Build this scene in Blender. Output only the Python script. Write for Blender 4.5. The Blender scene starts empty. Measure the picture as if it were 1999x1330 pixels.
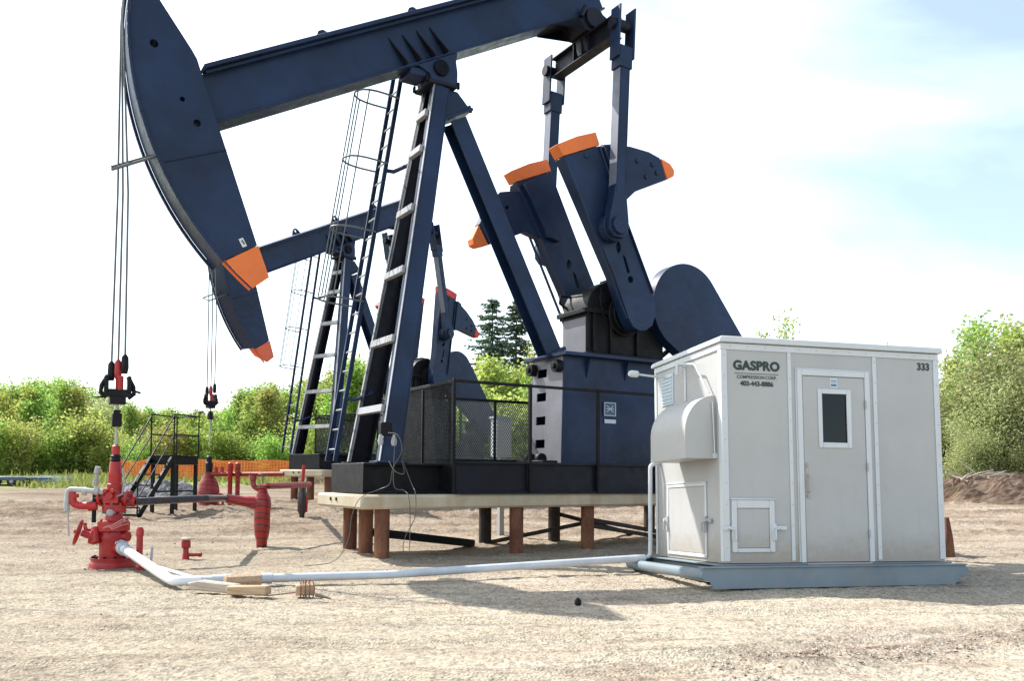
import bpy, bmesh, math, random
import numpy as np
from mathutils import Vector, Matrix, geometry
SC = bpy.context.scene
COL = SC.collection
PI = math.pi
R = math.radians

# ------------------------------------------------------------------ helpers
def tag(o, label=None, cat=None, group=None, kind=None):
    if label: o['label'] = label
    if cat: o['category'] = cat
    if group: o['group'] = group
    if kind: o['kind'] = kind
    return o

def empty(name, loc=(0, 0, 0), rot=(0, 0, 0), label=None, cat=None, group=None):
    o = bpy.data.objects.new(name, None)
    o.location = loc; o.rotation_euler = rot
    o.empty_display_size = .2
    COL.objects.link(o)
    return tag(o, label, cat, group)

def nrm(v):
    v = Vector(v); return v / v.length

class MB:
    """collects shapes into one mesh"""
    def __init__(s): s.v = []; s.f = []
    def add(s, vs, fs):
        k = len(s.v)
        s.v += [tuple(p) for p in vs]
        s.f += [tuple(i + k for i in f) for f in fs]
        return s
    def box(s, x0, x1, y0, y1, z0, z1):
        return s.add([(x0,y0,z0),(x1,y0,z0),(x1,y1,z0),(x0,y1,z0),(x0,y0,z1),(x1,y0,z1),(x1,y1,z1),(x0,y1,z1)],
                     [(0,3,2,1),(4,5,6,7),(0,1,5,4),(1,2,6,5),(2,3,7,6),(3,0,4,7)])
    def bar(s, p0, p1, w, h, up=(0,0,1), w1=None, h1=None):
        """box from p0 to p1; w along side, h along up"""
        p0 = Vector(p0); p1 = Vector(p1); d = nrm(p1-p0)
        side = d.cross(Vector(up))
        if side.length < 1e-4: side = d.cross(Vector((1,0,0)))
        side.normalize(); u = side.cross(d)
        w1 = w if w1 is None else w1; h1 = h if h1 is None else h1
        vs = []
        for p, a, b in ((p0,w,h),(p1,w1,h1)):
            for sx, sy in ((-1,-1),(1,-1),(1,1),(-1,1)):
                vs.append(p + side*(sx*a/2) + u*(sy*b/2))
        return s.add(vs, [(3,2,1,0),(4,5,6,7),(0,1,5,4),(1,2,6,5),(2,3,7,6),(3,0,4,7)])
    def ibeam(s, p0, p1, w, h, tf, tw, up):
        p0 = Vector(p0); p1 = Vector(p1); d = nrm(p1-p0)
        side = d.cross(Vector(up)); side.normalize(); u = side.cross(d)
        s.bar(p0+u*(h/2-tf/2), p1+u*(h/2-tf/2), w, tf, u)
        s.bar(p0-u*(h/2-tf/2), p1-u*(h/2-tf/2), w, tf, u)
        s.bar(p0, p1, tw, h-2*tf-.002, u)
        return s
    def prism(s, poly, t0, t1, holes=(), flip=False):
        """polygon in the local x-z plane swept along y from t0 to t1, with holes"""
        loops = [list(poly)] + [list(h) for h in holes]
        tris = geometry.tessellate_polygon([[Vector((a,b,0)) for a,b in l] for l in loops])
        flat = [p for l in loops for p in l]
        n = len(flat)
        vs = [(a,t0,b) for a,b in flat] + [(a,t1,b) for a,b in flat]
        fs = [tuple(t) for t in tris] + [tuple(i+n for i in reversed(t)) for t in tris]
        k = 0
        for l in loops:
            m = len(l)
            for i in range(m):
                j = (i+1) % m
                fs.append((k+i, k+j, k+j+n, k+i+n))
            k += m
        return s.add(vs, fs)
    def tube(s, pts, r, n=8, cap=True):
        pts = [Vector(p) for p in pts]
        rs = r if isinstance(r, (list, tuple)) else [r]*len(pts)
        t = nrm(pts[1]-pts[0])
        a = t.cross(Vector((0,0,1)))
        if a.length < .01: a = t.cross(Vector((1,0,0)))
        a.normalize()
        rings = []
        for i, p in enumerate(pts):
            if i == 0: d = nrm(pts[1]-pts[0])
            elif i == len(pts)-1: d = nrm(pts[-1]-pts[-2])
            else:
                d = nrm(pts[i]-pts[i-1]) + nrm(pts[i+1]-pts[i])
                d = nrm(d) if d.length > 1e-4 else nrm(pts[i+1]-pts[i])
            a = a - d*a.dot(d); a.normalize(); b = d.cross(a)
            rings.append([p + (a*math.cos(2*PI*k/n) + b*math.sin(2*PI*k/n))*rs[i] for k in range(n)])
        vs = [v for rg in rings for v in rg]; fs = []
        for i in range(len(pts)-1):
            for k in range(n):
                l = (k+1) % n
                fs.append((i*n+k, i*n+l, (i+1)*n+l, (i+1)*n+k))
        if cap:
            fs.append(tuple(reversed(range(n)))); m = (len(pts)-1)*n
            fs.append(tuple(range(m, m+n)))
        return s.add(vs, fs)
    def cyl(s, p0, p1, r, n=16, r1=None):
        return s.tube([p0, p1], [r, r if r1 is None else r1], n)
    def lathe(s, prof, c=(0,0,0), axis=(0,0,1), n=20):
        """prof = [(radius, height)], turned about axis through c"""
        c = Vector(c); d = nrm(axis)
        a = d.cross(Vector((1,0,0)))
        if a.length < .1: a = d.cross(Vector((0,1,0)))
        a.normalize(); b = d.cross(a)
        vs = []; fs = []
        for r, h in prof:
            for k in range(n):
                vs.append(c + d*h + (a*math.cos(2*PI*k/n) + b*math.sin(2*PI*k/n))*max(r, 1e-4))
        for i in range(len(prof)-1):
            for k in range(n):
                l = (k+1) % n
                fs.append((i*n+k, i*n+l, (i+1)*n+l, (i+1)*n+k))
        fs.append(tuple(reversed(range(n)))); m = (len(prof)-1)*n
        fs.append(tuple(range(m, m+n)))
        return s.add(vs, fs)
    def ring(s, c, axis, r, rt, n=20, m=6):
        """torus"""
        c = Vector(c); d = nrm(axis)
        a = d.cross(Vector((1,0,0)))
        if a.length < .1: a = d.cross(Vector((0,1,0)))
        a.normalize(); b = d.cross(a); vs = []; fs = []
        for i in range(n):
            e = a*math.cos(2*PI*i/n) + b*math.sin(2*PI*i/n)
            for j in range(m):
                vs.append(c + e*(r + rt*math.cos(2*PI*j/m)) + d*(rt*math.sin(2*PI*j/m)))
        for i in range(n):
            for j in range(m):
                fs.append((i*m+j, ((i+1)%n)*m+j, ((i+1)%n)*m+(j+1)%m, i*m+(j+1)%m))
        return s.add(vs, fs)
    def build(s, name, mat, parent=None, bevel=0, smooth=True, angle=35):
        me = bpy.data.meshes.new(name)
        me.from_pydata(s.v, [], s.f); me.update()
        bm = bmesh.new(); bm.from_mesh(me)
        bmesh.ops.recalc_face_normals(bm, faces=bm.faces)
        bm.to_mesh(me); bm.free()
        me.materials.append(mat)
        if smooth:
            me.polygons.foreach_set('use_smooth', [True]*len(me.polygons))
            me.set_sharp_from_angle(angle=R(angle))
        o = bpy.data.objects.new(name, me); COL.objects.link(o)
        if parent: o.parent = parent
        if bevel:
            b = o.modifiers.new('bevel', 'BEVEL'); b.width = bevel; b.segments = 1
            b.limit_method = 'ANGLE'; b.angle_limit = R(50); b.use_clamp_overlap = True
        return o

def circ(cx, cz, r, n=14):
    return [(cx + r*math.cos(2*PI*k/n), cz + r*math.sin(2*PI*k/n)) for k in range(n)]

def copy_tree(o, parent=None):
    c = o.copy(); COL.objects.link(c)
    if parent: c.parent = parent
    for ch in list(o.children): copy_tree(ch, c)
    return c

# ------------------------------------------------------------------ materials
class NT:
    def __init__(s, name):
        s.m = bpy.data.materials.new(name); s.m.use_nodes = True
        s.t = s.m.node_tree; s.b = s.t.nodes['Principled BSDF']; s.out = s.t.nodes['Material Output']
        s.co = s.t.nodes.new('ShaderNodeTexCoord')
    def n(s, typ, **kw):
        k = s.t.nodes.new(typ)
        for a, v in kw.items(): setattr(k, a, v)
        return k
    def l(s, a, b): s.t.links.new(a, b)
    def noise(s, scale, detail=4, rough=.55, coord='Object', vec=None, dist=0):
        k = s.n('ShaderNodeTexNoise'); k.inputs['Scale'].default_value = scale
        k.inputs['Detail'].default_value = detail; k.inputs['Roughness'].default_value = rough
        k.inputs['Distortion'].default_value = dist
        s.l(vec if vec else s.co.outputs[coord], k.inputs['Vector']); return k.outputs['Fac']
    def mapped(s, scale, coord='Object'):
        k = s.n('ShaderNodeMapping'); k.inputs['Scale'].default_value = scale
        s.l(s.co.outputs[coord], k.inputs['Vector']); return k.outputs['Vector']
    def ramp(s, fac, stops):
        k = s.n('ShaderNodeValToRGB'); e = k.color_ramp.elements
        while len(e) < len(stops): e.new(.5)
        for el, (p, c) in zip(e, stops):
            el.position = p; el.color = (*c, 1) if len(c) == 3 else c
        s.l(fac, k.inputs['Fac']); return k.outputs['Color']
    def mix(s, fac, a, b, typ='MIX'):
        k = s.n('ShaderNodeMix', data_type='RGBA', blend_type=typ)
        if isinstance(fac, (int, float)): k.inputs[0].default_value = fac
        else: s.l(fac, k.inputs[0])
        for i, c in ((6, a), (7, b)):
            if isinstance(c, tuple): k.inputs[i].default_value = (*c, 1)
            else: s.l(c, k.inputs[i])
        return k.outputs[2]
    def bump(s, h, strength=.3, dist=.01):
        k = s.n('ShaderNodeBump'); k.inputs['Strength'].default_value = strength
        k.inputs['Distance'].default_value = dist
        s.l(h, k.inputs['Height']); s.l(k.outputs['Normal'], s.b.inputs['Normal'])
    def set(s, rough=.5, metal=0, spec=.5):
        s.b.inputs['Roughness'].default_value = rough; s.b.inputs['Metallic'].default_value = metal
        s.b.inputs['Specular IOR Level'].default_value = spec
        return s

def paint(name, c, rough=.4, dust=.25, dustc=(.33,.3,.26), var=.25, spec=.5, scale=1.0, streak=True, wear=0, splash=0):
    """painted steel: slight mottling, dusty film, streaks, uneven gloss"""
    k = NT(name).set(rough, 0, spec)
    a = tuple(x*(1-var) for x in c); b = tuple(min(1, x*(1+var)) for x in c)
    col = k.ramp(k.noise(1.3*scale, 5), [(.3, a), (.7, b)])
    d = k.ramp(k.noise(4*scale, 8, .7), [(.48, (0,0,0)), (.8, (dust,)*3)])
    col = k.mix(d, col, dustc)
    if streak:
        s2 = k.ramp(k.noise(3, 5, .6, vec=k.mapped((3,3,.25))), [(.58, (0,0,0)), (.8, (dust*.8,)*3)])
        col = k.mix(s2, col, tuple(x*.7 for x in dustc))
    if splash:                                         # dried mud thrown up from the ground
        sp = k.n('ShaderNodeSeparateXYZ'); k.l(k.co.outputs['Object'], sp.inputs[0])
        ad = k.n('ShaderNodeMath', operation='MULTIPLY_ADD'); k.l(k.noise(9, 8, .75), ad.inputs[0]); ad.inputs[1].default_value = -.9; k.l(sp.outputs['Z'], ad.inputs[2])
        sm = k.ramp(ad.outputs[0], [(0.0, (.55,)*3), (.14, (0,0,0))])
        ad.inputs[1].default_value = -.55; 
        q2 = k.n('ShaderNodeMath', operation='ADD'); k.l(ad.outputs[0], q2.inputs[0]); q2.inputs[1].default_value = .20
        sm = k.ramp(q2.outputs[0], [(0.0, (.6,)*3), (splash, (0,0,0))])
        col = k.mix(sm, col, (.30,.235,.17))
    if wear:
        wm = k.ramp(k.noise(7*scale, 9, .75), [(.66, (0,0,0)), (.74, (wear,)*3)])
        col = k.mix(wm, col, (.10,.042,.024))
    k.l(col, k.b.inputs['Base Color'])
    r = k.ramp(k.noise(6*scale, 6, .7), [(.3, (rough*.75,)*3), (.75, (min(1, rough*1.4),)*3)])
    k.l(r, k.b.inputs['Roughness'])
    k.bump(k.noise(35*scale, 3), .08, .004)
    return k.m

NAVY = (.007, .019, .054)
M = {}
M['navy'] = paint('navy_paint', NAVY, .42, .05, (.10,.095,.11), .4, .32, wear=.45)
M['plate'] = paint('sunlit_face_tone', (.155,.15,.172), .45, .25, (.09,.08,.075), .2, wear=.4)  # sunlight on the tower and gearbox fronts, put into the colour
M['flange'] = paint('sunlit_flange_tone', (.13,.14,.18), .45, .2, (.14,.12,.11), .15)  # sunlight on the pitman fronts, put into the colour
M['orangered'] = paint('faded_orange_red_paint', (.74,.13,.045), .45, .1, (.35,.2,.12), .12)
M['pile_shade_brace'] = paint('shaded_pile_and_dark_brace', (.022,.014,.012), .7, .35, (.12,.05,.03), .3)  # far-row piles: slab shade put into the colour; braces are themselves this dark
M['pipegrey'] = paint('scuffed_silver_pipe', (.42,.42,.41), .4, .2, (.3,.26,.22), .15, scale=4)
M['navy_dark'] = paint('dark_and_shaded_navy', (.005,.006,.013), .5, .04, (.08,.07,.07), .35, .28, wear=.3)
M['black'] = paint('black_steel', (.0035,.0035,.005), .55, .04, (.06,.055,.05), .35, .25, wear=.25)
M['orange'] = paint('orange_paint', (.74,.17,.035), .5, .18, (.30,.15,.09), .15, .35, wear=.35)
M['redtip'] = paint('red_tip_paint', (.55,.03,.022), .45, .15, (.25,.12,.09), .15)
M['red'] = paint('red_valve_paint', (.37,.011,.010), .42, .28, (.19,.055,.04), .25, scale=3)
M['white'] = paint('white_enamel', (.60,.60,.58), .32, .06, (.5,.46,.4), .02)
M['shed'] = paint('shed_sheet', (.41,.405,.395), .42, .16, (.30,.26,.21), .05, .4, streak=True, splash=.30)
M['trim'] = paint('white_trim', (.56,.58,.59), .38, .14, (.42,.37,.31), .04)
M['skid'] = paint('grey_blue_skid_paint', (.17,.21,.24), .5, .35, (.32,.27,.21), .15, wear=.4)
M['galv'] = paint('grey_pipe_coating', (.50,.53,.57), .35, .15, (.4,.36,.3), .12, scale=3)
M['silver'] = paint('bright_pipe', (.72,.73,.74), .3, .1, (.4,.37,.33), .08, scale=4)
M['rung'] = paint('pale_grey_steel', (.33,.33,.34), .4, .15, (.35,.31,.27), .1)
M['rope'] = paint('wire_rope', (.11,.12,.12), .5, .2, (.2,.18,.15), .2, scale=4)
M['rod'] = paint('polished_steel', (.35,.34,.32), .3, .05, (.3,.28,.26), .1)
M['rubber'] = paint('black_rubber', (.012,.012,.012), .7, .2, (.1,.09,.08), .2)
M['lettering'] = paint('dark_green_lettering', (.018,.035,.030), .5, .02, (.1,.1,.1), .05)
M['greysign'] = paint('pale_blue_sign', (.48,.55,.62), .4, .05, (.4,.4,.4), .05)
M['signblue'] = paint('sign_blue', (.05,.09,.16), .4, .05, (.2,.2,.2), .05)
M['cable'] = paint('grey_cable', (.06,.06,.055), .6, .2, (.2,.18,.15), .1)
M['copperpipe'] = paint('red_hose', (.55,.16,.14), .45, .15, (.4,.3,.25), .15)

def rust():
    k = NT('rusty_pipe').set(.8, 0, .25)
    a = k.ramp(k.noise(2.2, 7, .65, vec=k.mapped((1.5,1.5,.5))), [(.25,(.07,.028,.02)),(.45,(.16,.065,.04)),(.62,(.24,.11,.06)),(.8,(.33,.20,.115))])
    b = k.ramp(k.noise(30, 4, .6), [(.3,(.5,)*3),(.7,(1.,)*3)])
    k.l(k.mix(.6, a, b, 'MULTIPLY'), k.b.inputs['Base Color']); k.bump(k.noise(40, 4), .25, .006); return k.m
M['rust'] = rust()

def concrete():
    k = NT('pad_concrete').set(.85, 0, .2)
    a = k.ramp(k.noise(1.4, 8, .6), [(.3,(.34,.285,.20)),(.7,(.52,.455,.34))])
    s = k.ramp(k.noise(1.2, 6, .6, vec=k.mapped((2.,2.,.3))), [(.5,(0,0,0)),(.75,(.55,)*3)])
    a = k.mix(s, a, (.30,.16,.08))
    k.l(a, k.b.inputs['Base Color']); k.bump(k.noise(25, 5), .2, .01); return k.m
M['concrete'] = concrete()

def wood(name, c):
    k = NT(name).set(.8, 0, .2)
    a = k.ramp(k.noise(3, 6, .6, vec=k.mapped((1.5,14,14))), [(.3, tuple(x*.6 for x in c)), (.7, c)])
    k.l(a, k.b.inputs['Base Color']); k.bump(k.noise(12, 4, vec=k.mapped((1,12,12))), .3, .006); return k.m
M['timber'] = wood('weathered_timber', (.55,.38,.24))
M['log'] = wood('bleached_log', (.5,.42,.34))

def tape():
    """pipe wrapped in red and black heating tape"""
    k = NT('red_and_black_pipe_wrap').set(.4, 0, .5)
    w = k.n('ShaderNodeTexWave', wave_type='BANDS', bands_direction='Z')
    w.inputs['Scale'].default_value = 1.5; w.inputs['Distortion'].default_value = 4.5; w.inputs['Detail'].default_value = 3
    k.l(k.co.outputs['Object'], w.inputs['Vector'])
    a = k.ramp(w.outputs['Fac'], [(.30,(.33,.014,.012)),(.40,(.16,.012,.014)),(.52,(.016,.013,.020)),(.64,(.016,.014,.022)),(.72,(.30,.035,.015)),(.9,(.26,.014,.012))])
    k.l(a, k.b.inputs['Base Color']); k.bump(w.outputs['Fac'], .4, .01); return k.m
M['tape'] = tape()
def tape2():
    k = NT('black_insulated_wrap').set(.3, 0, .5)
    a = k.ramp(k.noise(6, 5, .7, vec=k.mapped((4,1,1))), [(.35,(.012,.012,.016)),(.6,(.045,.03,.035)),(.75,(.13,.02,.02))])
    k.l(a, k.b.inputs['Base Color']); k.bump(k.noise(18, 3), .4, .012); return k.m
M['wrap'] = tape2()

def glass():
    k = NT('dark_window_glass').set(.04, 0, .6)
    k.b.inputs['Base Color'].default_value = (.006,.008,.007,1); k.b.inputs['Specular IOR Level'].default_value = .3; return k.m
M['glass'] = glass()

def ground_mat():
    k = NT('gravel_ground').set(.95, 0, .15)
    P = k.co.outputs['Object']
    big = k.noise(.16, 5, .6); mid = k.noise(1.1, 6, .6)
    col = k.ramp(big, [(.34,(.335,.292,.224)),(.50,(.40,.350,.270)),(.66,(.385,.310,.248))])
    col = k.mix(k.ramp(mid, [(.45,(0,0,0)),(.75,(.5,)*3)]), col, (.27,.20,.15))
    st = k.ramp(k.noise(1, 8, .72, vec=k.mapped((.42,3.4,1))), [(.50,(0,0,0)),(.66,(.75,)*3)])
    col = k.mix(st, col, (.20,.155,.118))
    lt = k.ramp(k.noise(1, 6, .65, vec=k.mapped((.30,1.7,1)), dist=.3), [(.52,(0,0,0)),(.70,(.6,)*3)])
    col = k.mix(lt, col, (.44,.40,.335))
    # bare reddish soil further back
    sep = k.n('ShaderNodeSeparateXYZ'); k.l(P, sep.inputs[0])
    def mr(o, a, b, jitter=None):
        q = k.n('ShaderNodeMapRange'); q.inputs['From Min'].default_value = a; q.inputs['From Max'].default_value = b
        if jitter:
            m = k.n('ShaderNodeMath', operation='MULTIPLY_ADD'); k.l(jitter, m.inputs[0]); m.inputs[1].default_value = 14; k.l(o, m.inputs[2])
            o = m.outputs[0]
        k.l(o, q.inputs['Value']); return q.outputs[0]
    back = mr(sep.outputs['Y'], 17, 26, mid)
    soil = k.ramp(k.noise(1, 8, .68, vec=k.mapped((.35,1.3,1))), [(.33,(.12,.08,.056)),(.48,(.27,.205,.15)),(.66,(.37,.315,.245))])
    col = k.mix(back, col, soil)
    # the gravel gets unevenly darker towards the left
    zx = mr(sep.outputs['X'], 2.5, -5.5); 
    zn = k.n('ShaderNodeMath', operation='MULTIPLY'); k.l(zx, zn.inputs[0]); k.l(k.ramp(k.noise(.5, 6, .6), [(.3,(.55,)*3),(.6,(1.,)*3)]), zn.inputs[1])
    col = k.mix(zn.outputs[0], col, (.77,.76,.73), 'MULTIPLY')
    at_ = k.n('ShaderNodeAttribute', attribute_name='track')
    tn = k.n('ShaderNodeMath', operation='MULTIPLY'); k.l(at_.outputs['Fac'], tn.inputs[0])
    k.l(k.ramp(k.noise(5, 7, .7), [(.38,(.0,)*3),(.58,(1.,)*3)]), tn.inputs[1])
    col = k.mix(tn.outputs[0], col, (.17,.125,.095))
    at2 = k.n('ShaderNodeAttribute', attribute_name='stain')
    col = k.mix(at2.outputs['Fac'], col, (.085,.07,.055))
    # stones: voronoi cells with random tone
    for sc, f in ((26, .44), (60, .52)):
        v = k.n('ShaderNodeTexVoronoi'); v.inputs['Scale'].default_value = sc; k.l(P, v.inputs['Vector'])
        g = k.n('ShaderNodeRGBToBW'); k.l(v.outputs['Color'], g.inputs[0])
        t = k.ramp(g.outputs[0], [(.12,(.30,.28,.27)),(.42,(.95,.95,.95)),(.85,(1.35,1.32,1.27))])
        col = k.mix(f, col, t, 'MULTIPLY')
    # far grass
    gn = k.noise(.5, 6, .65)
    grass = k.ramp(gn, [(.3,(.15,.19,.04)),(.6,(.24,.28,.07)),(.8,(.34,.30,.13))])
    # grass lies far to the left, and everywhere behind 58 m
    gx = k.n('ShaderNodeMath', operation='MULTIPLY_ADD'); k.l(sep.outputs['X'], gx.inputs[0]); gx.inputs[1].default_value = -.35; k.l(sep.outputs['Y'], gx.inputs[2])
    gm = mr(gx.outputs[0], 50, 56, gn)
    col = k.mix(gm, col, grass)
    k.l(col, k.b.inputs['Base Color'])
    v = k.n('ShaderNodeTexVoronoi'); v.inputs['Scale'].default_value = 45; k.l(P, v.inputs['Vector'])
    ad = k.n('ShaderNodeMath', operation='MULTIPLY_ADD'); k.l(k.noise(14, 6, .7), ad.inputs[0]); ad.inputs[1].default_value = 1.5
    inv = k.n('ShaderNodeMath', operation='SUBTRACT'); inv.inputs[0].default_value = 1; k.l(v.outputs['Distance'], inv.inputs[1])
    k.l(inv.outputs[0], ad.inputs[2])
    bm_ = k.n('ShaderNodeBump'); bm_.inputs['Distance'].default_value = .02
    k.l(k.ramp(k.noise(.9, 4, .6, vec=k.mapped((.5,1.6,1))), [(.40,(.22,)*3),(.62,(.85,)*3)]), bm_.inputs['Strength'])
    k.l(ad.outputs[0], bm_.inputs['Height']); k.l(bm_.outputs['Normal'], k.b.inputs['Normal'])
    return k.m
M['ground'] = ground_mat()

def dirt():
    k = NT('dirt_heap').set(1, 0, .1)
    a = k.ramp(k.noise(1.6, 8, .7), [(.28,(.07,.045,.03)),(.48,(.18,.12,.085)),(.7,(.28,.20,.15))])
    a = k.mix(k.ramp(k.noise(.5, 4), [(.55,(0,0,0)),(.7,(.5,)*3)]), a, (.24,.23,.07))
    k.l(a, k.b.inputs['Base Color']); k.bump(k.noise(5, 8, .75), .9, .12); return k.m
M['dirt'] = dirt()
def greyrock():
    k = NT('grey_gravel').set(1, 0, .1)
    a = k.ramp(k.noise(3, 8, .7), [(.3,(.14,.135,.13)),(.7,(.33,.32,.31))])
    k.l(a, k.b.inputs['Base Color']); k.bump(k.noise(7, 6, .7), .8, .08); return k.m
M['greyrock'] = greyrock()

def leaf(name, c1, c2, c3, trans=.35):
    k = NT(name).set(.55, 0, .3)
    geo = k.n('ShaderNodeNewGeometry')
    rnd = k.ramp(geo.outputs['Random Per Island'], [(0, c1), (.55, c2), (1, c3)])
    oi = k.n('ShaderNodeObjectInfo')
    hs = k.n('ShaderNodeHueSaturation')
    mr = k.n('ShaderNodeMapRange'); mr.inputs['To Min'].default_value = .75; mr.inputs['To Max'].default_value = 1.25
    k.l(oi.outputs['Random'], mr.inputs['Value']); k.l(mr.outputs[0], hs.inputs['Value'])
    mr2 = k.n('ShaderNodeMapRange'); mr2.inputs['To Min'].default_value = .475; mr2.inputs['To Max'].default_value = .515
    k.l(oi.outputs['Random'], mr2.inputs['Value']); k.l(mr2.outputs[0], hs.inputs['Hue'])
    k.l(rnd, hs.inputs['Color'])
    k.l(hs.outputs[0], k.b.inputs['Base Color'])
    tr = k.n('ShaderNodeBsdfTranslucent'); k.l(hs.outputs[0], tr.inputs['Color'])
    mx = k.n('ShaderNodeMixShader'); mx.inputs[0].default_value = trans
    k.l(k.b.outputs[0], mx.inputs[1]); k.l(tr.outputs[0], mx.inputs[2]); k.l(mx.outputs[0], k.out.inputs['Surface'])
    return k.m
M['leaf_aspen'] = leaf('aspen_leaf', (.15,.27,.05), (.27,.41,.075), (.42,.52,.14), .62)
M['leaf_willow'] = leaf('willow_leaf', (.24,.29,.11), (.38,.42,.18), (.52,.54,.28), .6)
M['leaf_yellow'] = leaf('young_poplar_leaf', (.28,.34,.07), (.40,.45,.11), (.52,.54,.19), .62)
M['leaf_spruce'] = leaf('spruce_needle', (.045,.08,.05), (.075,.12,.07), (.12,.165,.10), .25)
M['leaf_grass'] = leaf('grass_blade', (.17,.21,.05), (.25,.29,.07), (.36,.32,.14), .45)
M['bark'] = paint('bark', (.13,.10,.075), .9, .3, (.3,.27,.23), .35, .2, 3)
M['bark_pale'] = paint('pale_bark', (.34,.32,.27), .9, .3, (.1,.09,.08), .35, .2, 3)

def orange_net():
    k = NT('orange_net').set(.6, 0, .3)
    c = k.ramp(k.noise(2, 4), [(.3,(.85,.16,.03)),(.7,(.95,.30,.08))])
    k.l(c, k.b.inputs['Base Color'])
    return k.m
M['net'] = orange_net()

# ------------------------------------------------------------------ world, sun, camera
SUN = Vector((-.754, .475, 1.0)).normalized()
w = bpy.data.worlds.new("World"); SC.world = w; w.use_nodes = True
nt = w.node_tree; bg = nt.nodes['Background']
sky = nt.nodes.new('ShaderNodeTexSky'); sky.sky_type = 'NISHITA'; sky.sun_disc = False
sky.sun_elevation = math.asin(SUN.z); sky.sun_rotation = math.atan2(SUN.x, SUN.y)
sky.air_density = 1.0; sky.dust_density = 1.5; sky.ozone_density = .5
tc = nt.nodes.new('ShaderNodeTexCoord')
mp = nt.nodes.new('ShaderNodeMapping'); mp.inputs['Scale'].default_value = (1.0, 1.0, 2.6); mp.inputs['Location'].default_value = (.35, .2, .3)
nt.links.new(tc.outputs['Generated'], mp.inputs['Vector'])
cn = nt.nodes.new('ShaderNodeTexNoise'); cn.inputs['Scale'].default_value = 2.1; cn.inputs['Detail'].default_value = 7; cn.inputs['Roughness'].default_value = .5; cn.inputs['Distortion'].default_value = .6
nt.links.new(mp.outputs[0], cn.inputs['Vector'])
cr = nt.nodes.new('ShaderNodeValToRGB'); cr.color_ramp.elements[0].position = .30; cr.color_ramp.elements[1].position = .66
cr.color_ramp.elements[0].color = (.12,.12,.12,1); cr.color_ramp.elements[1].color = (.6,.6,.6,1)
sx = nt.nodes.new('ShaderNodeSeparateXYZ'); nt.links.new(tc.outputs['Generated'], sx.inputs[0])
m1 = nt.nodes.new('ShaderNodeMath'); m1.operation = 'MULTIPLY_ADD'; nt.links.new(sx.outputs['X'], m1.inputs[0]); m1.inputs[1].default_value = -.50; nt.links.new(cn.outputs['Fac'], m1.inputs[2])
m2 = nt.nodes.new('ShaderNodeMath'); m2.operation = 'MULTIPLY_ADD'; nt.links.new(sx.outputs['Z'], m2.inputs[0]); m2.inputs[1].default_value = -.80; nt.links.new(m1.outputs[0], m2.inputs[2])
m3 = nt.nodes.new('ShaderNodeMath'); m3.operation = 'ADD'; nt.links.new(m2.outputs[0], m3.inputs[0]); m3.inputs[1].default_value = .33
nt.links.new(m3.outputs[0], cr.inputs['Fac'])
mx = nt.nodes.new('ShaderNodeMix'); mx.data_type = 'RGBA'
nt.links.new(cr.outputs[0], mx.inputs[0]); nt.links.new(sky.outputs[0], mx.inputs[6])
mx.inputs[7].default_value = (8.6, 9.7, 9.9, 1)
nt.links.new(mx.outputs[2], bg.inputs['Color'])
bg.inputs['Strength'].default_value = .14

sl = bpy.data.lights.new('sun', 'SUN'); sl.energy = 4.6; sl.angle = R(.55); sl.color = (1, .97, .92)
so = bpy.data.objects.new('sun', sl); COL.objects.link(so)
so.rotation_euler = SUN.to_track_quat('Z', 'Y').to_euler(); so.location = (-20, 20, 30)

cam = bpy.data.cameras.new('camera'); co = bpy.data.objects.new('camera', cam); COL.objects.link(co)
cam.sensor_width = 36; cam.lens = 36*1681.17/1999
cam.shift_y = (857.05-665)/1999
cam.clip_start = .1; cam.clip_end = 5000
EYE = 1.21
pitch, roll = .0447, .0069
f = Vector((0, math.cos(pitch), math.sin(pitch))); up = Vector((0, -math.sin(pitch), math.cos(pitch))); rt = Vector((1, 0, 0))
c_, s_ = math.cos(roll), math.sin(roll)
rt2 = rt*c_ + up*s_
up2 = up*c_ - rt*s_
mw = Matrix(((rt2.x, up2.x, -f.x, 0), (rt2.y, up2.y, -f.y, 0), (rt2.z, up2.z, -f.z, EYE), (0, 0, 0, 1)))
co.matrix_world = mw
SC.camera = co
SC.view_settings.view_transform = 'Standard'; SC.view_settings.look = 'None'
SC.view_settings.exposure = .85; SC.view_settings.gamma = 1
SC.render.resolution_x = 1024; SC.render.resolution_y = 682
SC.cycles.max_bounces = 8; SC.cycles.transparent_max_bounces = 8

# ------------------------------------------------------------------ terrain
def S(x, a, b):
    t = np.clip((x-a)/(b-a), 0, 1); return t*t*(3-2*t)
_rng = np.random.RandomState(5)
_waves = [(_rng.uniform(.25,.9)*(1 if i < 6 else 3), _rng.uniform(0, 2*PI), _rng.uniform(0, 2*PI), (.016 if i < 6 else .006)) for i in range(14)]
RUTS = [(4.35,.03,.035,-9,2,.13),(4.72,.03,.022,-9,1,.13),(5.4,-.07,.018,-9,9,.14),(6.0,-.02,.010,-9,9,.14),(21,.05,.07,-30,30,.2),(19.4,.02,.05,-30,30,.2),
        (24.5,.04,.08,-40,40,.2),(17.2,.06,.05,-30,30,.18),(15.6,-.05,.04,-3,30,.16),(4.50,.47,.050,1.2,9,.14),(4.86,.47,.045,1.0,9,.12),(5.55,.40,.02,1.4,9,.10),
        (4.30,.02,.04,.1,2.2,.10),(7.7,.12,.02,-9,-2.6,.12),(8.9,.1,.025,-12,-4.6,.12),(13.4,.03,.04,5,20,.2),(12.9,.05,.04,5.5,20,.16)]
_c, _s = math.cos(.5465), math.sin(.5465)
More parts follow.
